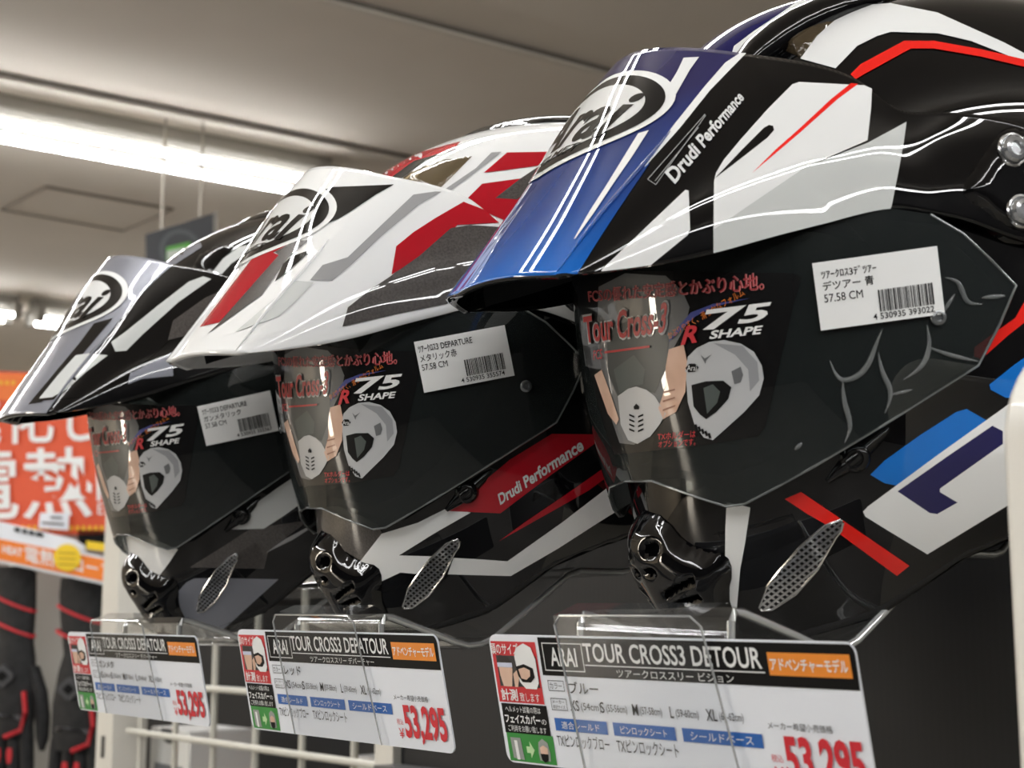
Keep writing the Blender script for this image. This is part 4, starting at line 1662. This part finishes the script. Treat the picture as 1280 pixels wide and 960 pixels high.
# ------------------------------------------------------------------ price cards in clear sleeves
def card(TL, TR, hgt, tilt, sub1, colour, title, price, label):
    TL, TR = [CAMP + (np.array(q) - CAMP) * 0.962 for q in (TL, TR)]
    hgt *= 0.962
    ex = TR - TL
    wd = np.linalg.norm(ex)
    ex /= wd
    n0 = np.array([ex[1], -ex[0], 0.0])          # faces the aisle
    down = np.array([0, 0, -1.0]) * math.cos(tilt) - n0 * math.sin(tilt)
    nrm = np.cross(-down, ex) * 1.0
    if nrm @ n0 < 0:
        nrm = -nrm
    root = empty('price_card', tuple(TL))
    tag(root, label, 'price card', 'price cards under the helmets')
    P = lambda u, v, o=0.0: ex * u * wd + down * v * hgt + nrm * o
    b = MB()

    def quad(u0, v0, u1, v1, m, o):
        b.add([P(u0, v0, o), P(u1, v0, o), P(u1, v1, o), P(u0, v1, o)], [(0, 3, 2, 1)], m)

    def poly(pts, m, o):
        k = [P(u, v, o) for u, v in pts]
        c = np.cross(k[1] - k[0], k[2] - k[0])
        area = sum(pts[i - 1][0] * pts[i][1] - pts[i][0] * pts[i - 1][1] for i in range(len(pts)))
        b.add(k, [tuple(range(len(k))) if area < 0 else tuple(range(len(k)))[::-1]], m)

    def txt(s, u0, v0, u1, v1, m, o=0.0006, bold=0.0, shear=0.0):
        V, Fc, _ = text2d(s, bold, shear)
        if len(V):
            b.add([P(u0 + x * (u1 - u0), v1 - y * (v1 - v0), o) for x, y in V], Fc, m)

    def box(u0, v0, u1, v1, m, o, lw=0.0022):
        lv = lw * wd / hgt
        quad(u0, v0, u1, v0 + lv, m, o); quad(u0, v1 - lv, u1, v1, m, o)
        quad(u0, v0, u0 + lw, v1, m, o); quad(u1 - lw, v0, u1, v1, m, o)

    ru, rv = 0.022, 0.022 * wd / hgt
    out = []
    for cu, cv_, a0 in ((1 - ru, rv, -90), (1 - ru, 1 - rv, 0), (ru, 1 - rv, 90), (ru, rv, 180)):
        for k in range(6):
            a = math.radians(a0 + 90 * k / 5)
            out.append((cu + ru * math.cos(a), cv_ + rv * math.sin(a)))
    b.prism(out, P(0, 0, -0.0009), ex * wd, down * hgt, nrm * 0.0009, CARDW)
    hd = [q for q in out if q[1] <= 0.31] 
    hd = [(max(0.165, u), max(v, 0.012)) for u, v in hd]
    poly([(0.165, 0.012)] + [(u, max(v, 0.012)) for u, v in out[:6]] + [(0.998, 0.30), (0.165, 0.30)], INK, 0.0002)
    # red photo panel
    quad(0.006, 0.05, 0.155, 0.525, mat('card_red', (206, 34, 44), 0.45), 0.0002)
    quad(0.018, 0.16, 0.150, 0.40, mat('card_photo_dark', (40, 38, 40), 0.5), 0.0003)
    poly([(0.022, 0.22), (0.035, 0.19), (0.060, 0.20), (0.068, 0.26), (0.064, 0.32), (0.058, 0.40), (0.030, 0.40), (0.024, 0.32)], SKIN, 0.0004)
    poly([(0.018, 0.22), (0.030, 0.155), (0.060, 0.17), (0.066, 0.22), (0.045, 0.215)], mat('card_hair', (38, 30, 28), 0.6), 0.0005)
    quad(0.020, 0.215, 0.070, 0.25, mat('card_band', (200, 205, 225), 0.5), 0.0006)
    poly([(0.082, 0.16), (0.095, 0.09), (0.118, 0.06), (0.140, 0.09), (0.150, 0.18), (0.150, 0.36), (0.140, 0.41), (0.105, 0.41), (0.088, 0.36)], PAPER, 0.0006)
    poly([(0.083, 0.24), (0.110, 0.22), (0.138, 0.25), (0.140, 0.32), (0.125, 0.36), (0.098, 0.36), (0.085, 0.31)], INK, 0.0007)
    poly([(0.090, 0.26), (0.110, 0.245), (0.128, 0.265), (0.126, 0.31), (0.112, 0.34), (0.096, 0.33)], SKIN, 0.0008)
    poly([(0.070, 0.30), (0.083, 0.27), (0.088, 0.33), (0.080, 0.40), (0.070, 0.40)], SKIN, 0.0007)
    txt('頭のサイズ', 0.006, 0.06, 0.100, 0.15, PAPER, 0.0009, bold=0.01)
    txt('計測', 0.020, 0.415, 0.075, 0.51, PAPER, 0.0009, bold=0.02)
    txt('致します', 0.082, 0.44, 0.146, 0.51, PAPER, 0.0009)
    quad(0.010, 0.535, 0.160, 0.765, INK, 0.0002)
    txt('ヘルメット試着の際は', 0.024, 0.55, 0.140, 0.60, PAPER, 0.0006)
    txt('フェイスカバー', 0.018, 0.615, 0.135, 0.685, PAPER, 0.0006, bold=0.03)
    txt('の', 0.139, 0.64, 0.154, 0.68, PAPER, 0.0006)
    txt('ご利用をお願い致します', 0.024, 0.70, 0.150, 0.75, PAPER, 0.0006)
    quad(0.012, 0.765, 0.165, 0.985, GREENINK, 0.0002)
    poly([(0.024, 0.80), (0.058, 0.80), (0.062, 0.97), (0.026, 0.96)], mat('card_grey', (150, 155, 150), 0.5), 0.0004)
    poly([(0.036, 0.82), (0.046, 0.82), (0.048, 0.97), (0.038, 0.97)], PAPER, 0.0005)
    poly([(0.074, 0.86), (0.086, 0.86), (0.086, 0.82), (0.100, 0.885), (0.086, 0.95), (0.086, 0.91), (0.074, 0.91)], mat('card_lime', (190, 225, 170), 0.5), 0.0004)
    poly([(0.112, 0.90), (0.116, 0.82), (0.130, 0.79), (0.146, 0.82), (0.150, 0.90), (0.148, 0.96), (0.114, 0.96)], mat('card_grey', (150, 155, 150), 0.5), 0.0004)
    poly([(0.119, 0.86), (0.131, 0.84), (0.144, 0.86), (0.143, 0.92), (0.131, 0.95), (0.120, 0.92)], SKIN, 0.0005)
    poly([(0.119, 0.905), (0.144, 0.905), (0.142, 0.95), (0.131, 0.975), (0.121, 0.95)], INK, 0.0006)
    # header
    box(0.178, 0.050, 0.302, 0.262, PAPER, 0.0006)
    txt('ARAI', 0.200, 0.085, 0.282, 0.225, PAPER, 0.0006, bold=0.018)
    txt(title[0], 0.305, 0.045, 0.785, 0.185, PAPER, 0.0006, bold=0.015)
    quad(0.305, 0.205, 0.790, 0.213, PAPER, 0.0006)
    txt(title[1], 0.395, 0.228, 0.71, 0.288, PAPER, 0.0006)
    quad(0.800, 0.075, 0.988, 0.225, mat('card_orange', (236, 140, 36), 0.45), 0.0005)
    txt('アドベンチャーモデル', 0.806, 0.105, 0.982, 0.195, PAPER, 0.0008, bold=0.02)
    # body
    box(0.178, 0.335, 0.228, 0.415, INK, 0.0004, 0.0014)
    txt('カラー', 0.184, 0.352, 0.222, 0.398, INK)
    txt(colour, 0.243, 0.335, 0.243 + 0.030 * len(colour), 0.425, INK, bold=0.012)
    box(0.178, 0.470, 0.228, 0.560, INK, 0.0004, 0.0014)
    txt('メーカー', 0.184, 0.482, 0.222, 0.508, INK)
    txt('表記サイズ', 0.184, 0.520, 0.222, 0.548, INK)
    for s, u0, u1, small in (('XS', .238, .266, '(54cm)'), ('S', .330, .342, '(55-56cm)'), ('M', .424, .440, '(57-58cm)'), ('L', .528, .538, '(59-60cm)'), ('XL', .624, .652, '(61-62cm)')):
        txt(s, u0, 0.475, u1, 0.555, INK, bold=0.01)
        txt(small, u1 + 0.006, 0.490, u1 + 0.066, 0.560, INK)
    for u0, u1, s in ((.180, .340, '適合シールド'), (.358, .533, 'ピンロックシート'), (.552, .756, 'シールドベース')):
        quad(u0, 0.620, u1, 0.715, BLUEINK, 0.0003)
        txt(s, u0 + 0.022, 0.640, u1 - 0.022, 0.697, PAPER, 0.0006)
    txt('TXピンロックブロー', 0.180, 0.735, 0.340, 0.835, INK)
    txt('TXピンロックシート', 0.362, 0.735, 0.535, 0.835, INK)
    txt('メーカー希望小売価格', 0.775, 0.530, 0.925, 0.580, INK)
    txt('税込', 0.772, 0.745, 0.800, 0.795, REDINK)
    txt('¥', 0.775, 0.825, 0.797, 0.915, REDINK)
    txt('53,295', 0.805, 0.615, 0.985, 0.955, REDINK, bold=0.035)
    for k, s in enumerate(b.v):
        pass
    b.build('printed_card', root, 30, fix=False)
    # sleeve: a clear sheet folded from the stand's lip down in front of the card
    b = MB()
    du = 0.235
    b.add([P(du, -0.16, 0.0016), P(0.650, -0.16, 0.0016), P(0.700, 0.985, 0.0022), P(du + 0.03, 0.985, 0.0022)], [(0, 3, 2, 1)], SLEEVE)
    e = [P(du, -0.16, 0.0018), P(0.650, -0.16, 0.0018), P(0.700, 0.985, 0.0024), P(du + 0.03, 0.985, 0.0024)]
    b.tube([e[2], e[1] + (e[2] - e[1]) * 0.06, e[1] - ex * 0.004, e[0] + ex * 0.004, e[0] + (e[3] - e[0]) * 0.06, e[3]], 0.0005, mat('polished_edge', (205, 208, 208), 0.12, 0.55), n=6)
    # the hook of the sleeve reaching back over the lip
    b.add([P(du, -0.16, 0.0016), P(0.650, -0.16, 0.0016), P(0.650, -0.20, -0.013), P(du, -0.20, -0.013)], [(0, 1, 2, 3)], SLEEVE)
    b.build('card_sleeve', root, 30, fix=False)
    return root


TILT = math.radians(12)
card((-0.5794, 0.3925, 1.4989), (-0.3819, 0.4146, 1.4964), 0.0575, TILT, None, 'ブルー', ('TOUR CROSS3 DETOUR', 'ツアークロススリー ビジョン'), '', 'largest and nearest price card, below the chin of the blue helmet')
card((-0.8250, 0.3844, 1.5014), (-0.6296, 0.3966, 1.4989), 0.0575, TILT, None, 'レッド', ('TOUR CROSS3 DEPATOUR', 'ツアークロススリー デパーチャー'), '', 'price card under the white and crimson helmet, middle of the three cards')
card((-1.1091, 0.3834, 1.5000), (-0.8980, 0.3912, 1.4976), 0.0565, TILT, None, 'ガンメタ', ('TOUR CROSS3 DEPATOUR', 'ツアークロススリー デパーチャー'), '', 'price card under the grey helmet, beside the hanging gloves')

# ------------------------------------------------------------------ goods behind the wire grid
CARTON = mat('carton_white', (226, 226, 222), 0.5)


def carton(c, d, rz, label, m=CARTON, notch=False, panel=None, y_front=None):
    t = empty('carton', c)
    t.rotation_euler = (0, 0, rz)
    tag(t, label, 'box', 'boxes behind the wire grid')
    b = MB()
    b.box((0, 0, d[2] / 2), d, m)
    o = b.build('body', t)
    bv = o.modifiers.new('b', 'BEVEL')
    bv.width = 0.002
    if notch:
        b = MB()
        pts = [(0.03 * math.cos(a), -0.02 * math.sin(a)) for a in np.linspace(0, math.pi, 12)]
        b.prism(pts, (0.0, -d[1] / 2 - 0.0006, d[2] - 0.0005), (1, 0, 0), (0, 0, 1), (0, 0.0006, 0), mat('notch_shadow', (70, 70, 70), 0.8))
        b.build('finger_notch', t)
    if panel:
        b = MB()
        b.box((0, -d[1] / 2 - 0.0005, d[2] * 0.42), (d[0] * 0.7, 0.001, d[2] * 0.3), panel)
        b.build('printed_label', t)
    return t


ORG = mat('carton_orange', (224, 128, 44), 0.5)
PGREY = mat('print_grey', (120, 122, 125), 0.5)
SHELFM = mat('shelf_dark_steel', (52, 52, 54), 0.5)
b = MB()
b.box((-1.76, 1.035, 1.240), (0.68, 0.38, 0.02), SHELFM)
tag(b.build('grid_shelf'), 'dark lower shelf carrying the boxes behind the wire grid', 'shelf')
carton((-2.10, 0.93, 1.25), (0.14, 0.1, 0.115), 0, 'white carton with thumb notch beside the left white post, under the far price card', notch=True, panel=PGREY)
carton((-1.83, 0.94, 1.25), (0.075, 0.1, 0.062), 0, 'orange box low behind the grid right of the notched carton', m=ORG)
carton((-1.845, 1.10, 1.25), (0.075, 0.1, 0.085), 0.1, 'white box standing behind the orange box', panel=PGREY)
carton((-1.67, 0.95, 1.25), (0.09, 0.09, 0.058), 0, 'low white box behind the grid under the middle price card', panel=PGREY)
carton((-1.70, 1.11, 1.25), (0.07, 0.1, 0.100), -0.1, 'taller white box behind the low one under the middle price card', panel=PGREY)
carton((-1.50, 1.12, 1.25), (0.12, 0.1, 0.09), 0.05, 'dark charcoal box behind the grid near the right post', m=mat('carton_dark', (34, 34, 36), 0.5), panel=PGREY)
b = MB()
b.box((-1.76, 1.035, 1.545), (0.68, 0.38, 0.012), SHELFM)
tag(b.build('grid_shelf'), 'dark upper shelf behind the grid, level with the helmet chins', 'shelf')
carton((-1.70, 0.95, 1.551), (0.16, 0.1, 0.06), 0, 'silver grey box on the upper shelf between the far and middle helmets', m=mat('carton_silver', (150, 150, 148), 0.35), panel=mat('print_dark', (60, 60, 62), 0.5))
carton((-1.93, 0.95, 1.551), (0.14, 0.1, 0.07), 0, 'charcoal box on the upper shelf behind the far helmet', m=mat('carton_dark', (34, 34, 36), 0.5), panel=PGREY)

# ------------------------------------------------------------------ glove display at the far left
EX = np.array([math.cos(math.radians(38.8)), math.sin(math.radians(38.8)), 0.0])
EN = np.array([EX[1], -EX[0], 0.0])
EZ = np.array([0, 0, 1.0])
D0 = CAMP + dirp((60, 600)) * 3.0


def onD(p, o=0.0):
    d = dirp(p)
    P0 = D0 + EN * o
    t = ((P0 - CAMP) @ EN) / (d @ EN)
    return CAMP + d * t


def board(name, px, o, th, m, label, cat, group=None):
    """a flat board on the display: its outline px on the plane o in front"""
    pts = [onD(p, o) for p in px]
    root = empty(name, tuple(sum(pts) / len(pts)))
    tag(root, label, cat, group)
    C = np.array(root.location)
    b = MB()
    b.add([q - C for q in pts] + [q - C - EN * th for q in pts],
          [tuple(range(len(pts)))[::-1], tuple(range(len(pts), 2 * len(pts)))] + [(i, (i + 1) % len(pts), len(pts) + (i + 1) % len(pts), len(pts) + i) for i in range(len(pts))], m)
    return root, C, b


def dtext(b, C, s, q, m, o, bold=0.0, shear=0.0):
    V, Fc, _ = text2d(s, bold, shear)
    if len(V):
        f = quadmap(q)
        b.add([onD(f(*p), o) - C for p in V], Fc, m)


def dpoly(b, C, px, m, o):
    b.add([onD(p, o) - C for p in px], [tuple(range(len(px)))], m)


PANELM = noisy('display_panel_grey', (168, 166, 160), (176, 174, 168), 3, rough=0.6)
root, C, b = board('display_panel', [(-120, 640), (146, 640), (150, 1300), (-120, 1300)], -0.07, 0.02, PANELM, 'pale grey panel behind the hanging gloves', 'panel')
b.build('panel_face', root)
ORB = mat('banner_red_orange', (222, 88, 52), 0.5)
root, C, b = board('banner', [(-140, 464), (0, 464), (150, 470), (150, 668), (-140, 668)], 0.0, 0.015, ORB, 'large red-orange banner with white characters for heated gear, upper left background', 'banner')
dpoly(b, C, [(-140, 464), (150, 470), (150, 500), (-140, 500)], mat('banner_orange', (236, 120, 52), 0.5), 0.002)
YEL = mat('dot_yellow', (240, 190, 50), 0.5)
for k in range(20):
    x = -130 + k * 7.6
    dpoly(b, C, [(x, 476), (x + 4, 476), (x + 4, 481), (x, 481)], YEL, 0.004)
for k in range(34):
    x = -118 + k * 7.6
    dpoly(b, C, [(x, 657), (x + 4, 657), (x + 4, 663), (x, 663)], YEL, 0.004)
dtext(b, C, '進化した', [(-62, 492), (196, 488), (196, 552), (-62, 556)], PAPER, 0.004, bold=0.012)
dtext(b, C, '電熱', [(-62, 562), (114, 558), (116, 646), (-62, 652)], PAPER, 0.004, bold=0.012)
for x in (120, 130):
    dpoly(b, C, [(x, 562), (x + 5, 562), (x + 6, 626), (x + 1, 626)], PAPER, 0.004)
dtext(b, C, 'EL', [(122, 629), (140, 629), (140, 643), (122, 643)], PAPER, 0.004)
b.build('printed_face', root, fix=False)
root, C, b = board('price_label', [(50, 641), (86, 641), (85, 663), (48, 660)], 0.02, 0.002, CARDW, 'small white price label hanging at the lower edge of the red-orange banner', 'label')
dpoly(b, C, [(52, 652), (80, 654), (80, 657), (52, 655)], PGREY, 0.0215)
dpoly(b, C, [(63, 645), (78, 646), (78, 649), (63, 648)], PGREY, 0.0215)
b.build('label_card', root, fix=False)
root, C, b = board('sign_strip', [(-60, 640), (8, 654), (92, 674), (104, 682), (106, 691), (150, 700), (150, 735), (-60, 690)], 0.10, 0.006, CARDW, 'white and orange heated glove sign strip above the hanging gloves', 'sign')
dpoly(b, C, [(-60, 662), (150, 703), (150, 731), (-60, 687)], mat('strip_orange', (240, 130, 40), 0.5), 0.1025)
for x0, x1 in ((18, 25), (28, 34), (36, 43), (45, 54)):
    dpoly(b, C, [(x0, 659 + (x0 - 18) * .21), (x1, 659 + (x1 - 18) * .21), (x1, 664 + (x1 - 18) * .21), (x0, 664 + (x0 - 18) * .21)], INK, 0.1045)
dtext(b, C, 'HEAT', [(3, 681), (28, 686), (28, 696), (3, 691)], PAPER, 0.1045, bold=0.03)
dtext(b, C, '電熱グローブ', [(31, 681), (142, 705), (142, 725), (31, 702)], PAPER, 0.1045, bold=0.01)
dpoly(b, C, [(84 + 17 * math.cos(a), 697 + 17 * math.sin(a)) for a in np.linspace(0, 2 * math.pi, 24, endpoint=False)], mat('badge_yellow', (240, 205, 40), 0.5), 0.1065)
for y in (690, 697, 704):
    dpoly(b, C, [(73, y), (95, y + 1), (95, y + 3), (73, y + 2)], mat('badge_ink', (190, 155, 20), 0.5), 0.1075)
dpoly(b, C, [(108, 676), (138, 680), (138, 690), (108, 686)], mat('badge_yellow', (240, 205, 40), 0.5), 0.1065)
b.build('printed_face', root, fix=False)
root, C, b = board('dark_strip', [(96, 662), (150, 664), (150, 690), (100, 684)], 0.0, 0.02, INK, 'dark strip between the banner and the glove sign', 'panel')
b.build('strip_face', root)

GLV = noisy('glove_black', (14, 14, 15), (28, 28, 29), 60, rough=0.75)
GLR = mat('glove_red_piping', (190, 32, 42), 0.55)
GLG = mat('glove_guard_grey', (70, 70, 72), 0.35)
GLP = mat('glove_print_pale', (190, 190, 190), 0.6)


def glove(cx, ytop, label, flip):
    """a motorcycle glove hanging by its cuff, fingers down; pixel units on the display plane"""
    o = onD((cx, ytop), 0.035)
    root = empty('glove', tuple(o))
    tag(root, label, 'glove', 'black gloves on hooks')
    mpp = 3.0 / F
    def Q(x, y, d=0.0):
        return EX * x * mpp * flip - EZ * y * mpp + EN * d

    def loft(prof, m, n=20):
        b = MB()
        vs, fs = [], []
        for (x, y, rx, ry) in prof:
            for k in range(n):
                a = 2 * math.pi * k / n
                vs.append(Q(x + rx * math.cos(a), y, ry * mpp * math.sin(a)))
        for i in range(len(prof) - 1):
            for k in range(n):
                l = (k + 1) % n
                fs.append((i * n + k, i * n + l, (i + 1) * n + l, (i + 1) * n + k))
        fs.append(tuple(range(n))[::-1]); fs.append(tuple((len(prof) - 1) * n + k for k in range(n)))
        b.add(vs, fs, m)
        return b

    loft([(-2, 0, 28, 9), (-2, 20, 29, 12), (0, 50, 28, 13), (2, 78, 25, 13), (3, 92, 24, 13), (2, 112, 29, 14), (0, 150, 33, 15), (0, 185, 33, 14), (0, 205, 30, 12)], GLV).build('hand', root, 60)
    for k, (x, ln, tilt) in enumerate(((-24, 60, -4), (-8, 76, -1), (8, 74, 2), (23, 62, 5))):
        loft([(x, 190, 8.5, 9), (x + tilt * .3, 205, 8.6, 9), (x + tilt * .8, 205 + ln * .5, 8, 8.5), (x + tilt, 205 + ln * .85, 7, 7.5), (x + tilt * 1.1, 205 + ln, 3, 4)], GLV, 12).build('finger', root, 60)
    b = loft([(30, 120, 6, 8), (40, 150, 9, 9), (45, 180, 9, 9), (46, 205, 8, 8), (46, 220, 3, 4)], GLV, 12)
    b.build('thumb', root, 60)
    for y, dx in ((44, 0), (70, 4)):
        b = MB()
        b.tube([Q(-2 + 29.5 * math.cos(a), y + 12 * math.cos(a) * 0.9 + dx, 13.5 * mpp * math.sin(a)) for a in np.linspace(0, 2 * math.pi, 28, endpoint=False)], 2.2 * mpp, GLR, n=6, closed=True)
        b.build('cuff_piping', root, 60)
    b = MB()
    b.tube([Q(26, 150, 0.02), Q(30, 175, 0.021), Q(24, 196, 0.022), Q(4, 204, 0.024)], 3 * mpp, GLR, n=6)
    b.build('piping', root, 60)
    b = MB()
    pts = [(14 * math.cos(a) * (1 + .12 * math.cos(4 * a)), 12 * math.sin(a) * (1 + .12 * math.cos(4 * a))) for a in np.linspace(0, 2 * math.pi, 32, endpoint=False)]
    b.prism(pts, Q(-2, 132, 14 * mpp), EX * mpp, EZ * mpp, EN * 0.006, GLG)
    b.prism([(x * .45, y * .45) for x, y in pts], Q(-2, 132, 14 * mpp + 0.006), EX * mpp, EZ * mpp, EN * 0.002, INK)
    b.build('wrist_patch', root, 40)
    b = loft([(-20, 182, 4, 14), (-12, 176, 12, 17), (0, 180, 16, 18), (14, 178, 12, 17), (22, 184, 4, 14)], GLG, 12)
    b.build('knuckle_guard', root, 60)
    for x in (-8, 8):
        b = MB()
        b.prism([(-3, 9), (3, 9), (4, 0), (2, -9), (-2, -9), (-4, 0)], Q(x, 226, 9 * mpp), EX * mpp, EZ * mpp, EN * 0.002, GLR)
        b.build('finger_patch', root)
    return root


glove(22, 708, 'leftmost black glove with red piping hanging below the sign strip', 1)
glove(104, 722, 'black glove with red piping hanging between the leftmost glove and the white post', 1)
HK = mat('hook_steel', (190, 190, 188), 0.3, 0.8)
for x, y, lab in ((20, 704, 'steel hook holding the leftmost glove'), (92, 716, 'steel hook holding the glove beside the white post')):
    b = MB()
    a = onD((x, y), -0.064)
    b.tube([a, a + EN * 0.13, a + EN * 0.140 + EZ * 0.006, a + EN * 0.143 + EZ * 0.016], 0.003, HK, n=8)
    b.lathe([(0.012, 0.0), (0.012, 0.004), (0.005, 0.006)], a, EN, HK, n=16)
    tag(b.build('hook'), lab, 'hook')

# ------------------------------------------------------------------ hanging sign near the ceiling
sd = 3.8
def onS(p, o=0.0):
    n = np.array([0.93, -0.37, 0.0]); n /= np.linalg.norm(n)
    P0 = CAMP + dirp((225, 310)) * sd + n * o
    d = dirp(p)
    return CAMP + d * (((P0 - CAMP) @ n) / (d @ n))


def sgn_poly(b, C, px, m, o, th=0.0):
    pts = [onS(p, o) - C for p in px]
    if not th:
        b.add(pts, [tuple(range(len(pts)))], m)
    else:
        n = np.array([0.93, -0.37, 0.0]); n /= np.linalg.norm(n)
        k = len(pts)
        b.add(pts + [q - n * th for q in pts], [tuple(range(k)), tuple(range(k, 2 * k))[::-1]] + [(i, (i + 1) % k, k + (i + 1) % k, k + i) for i in range(k)], m)


C = onS((225, 292))
root = empty('hanging_sign', tuple(C))
tag(root, 'dark square sign with a green and white emblem hanging from the ceiling', 'sign')
SGD = mat('sign_dark', (62, 64, 68), 0.5)
b = MB()
sgn_poly(b, C, [(182, 293), (268, 266), (268, 420), (182, 432)], SGD, 0.0, 0.02)
ring = [(225 + 26 * math.cos(a), 312 + 26 * math.sin(a)) for a in np.linspace(0, 2 * math.pi, 40, endpoint=False)]
sgn_poly(b, C, ring, mat('sign_ring', (84, 90, 92), 0.5), 0.004)
sgn_poly(b, C, [(225 + 20 * math.cos(a), 312 + 20 * math.sin(a)) for a in np.linspace(0, 2 * math.pi, 40, endpoint=False)], SGD, 0.006)
sgn_poly(b, C, [(208, 309), (238, 302), (238, 330), (208, 336)], mat('sign_green', (96, 176, 72), 0.5), 0.008)
sgn_poly(b, C, [(209, 314), (232, 309), (232, 330), (209, 335)], mat('sign_pale', (208, 218, 204), 0.5), 0.010)
b.build('board', root)
b = MB()
for x, y in ((202, 287), (250, 272)):
    q = onS((x, y), -0.01) - C
    b.tube([q, q + EZ * (CEIL_Z - C[2] - q[2])], 0.004, mat('wire_pale', (176, 170, 158), 0.5), n=6)
b.build('hanger_wire', root)
b = MB()
sgn_poly(b, C, [(267, 265), (272, 263), (272, 300), (267, 301)], LAMPW, 0.012, 0.02)
b.build('edge_clip', root)
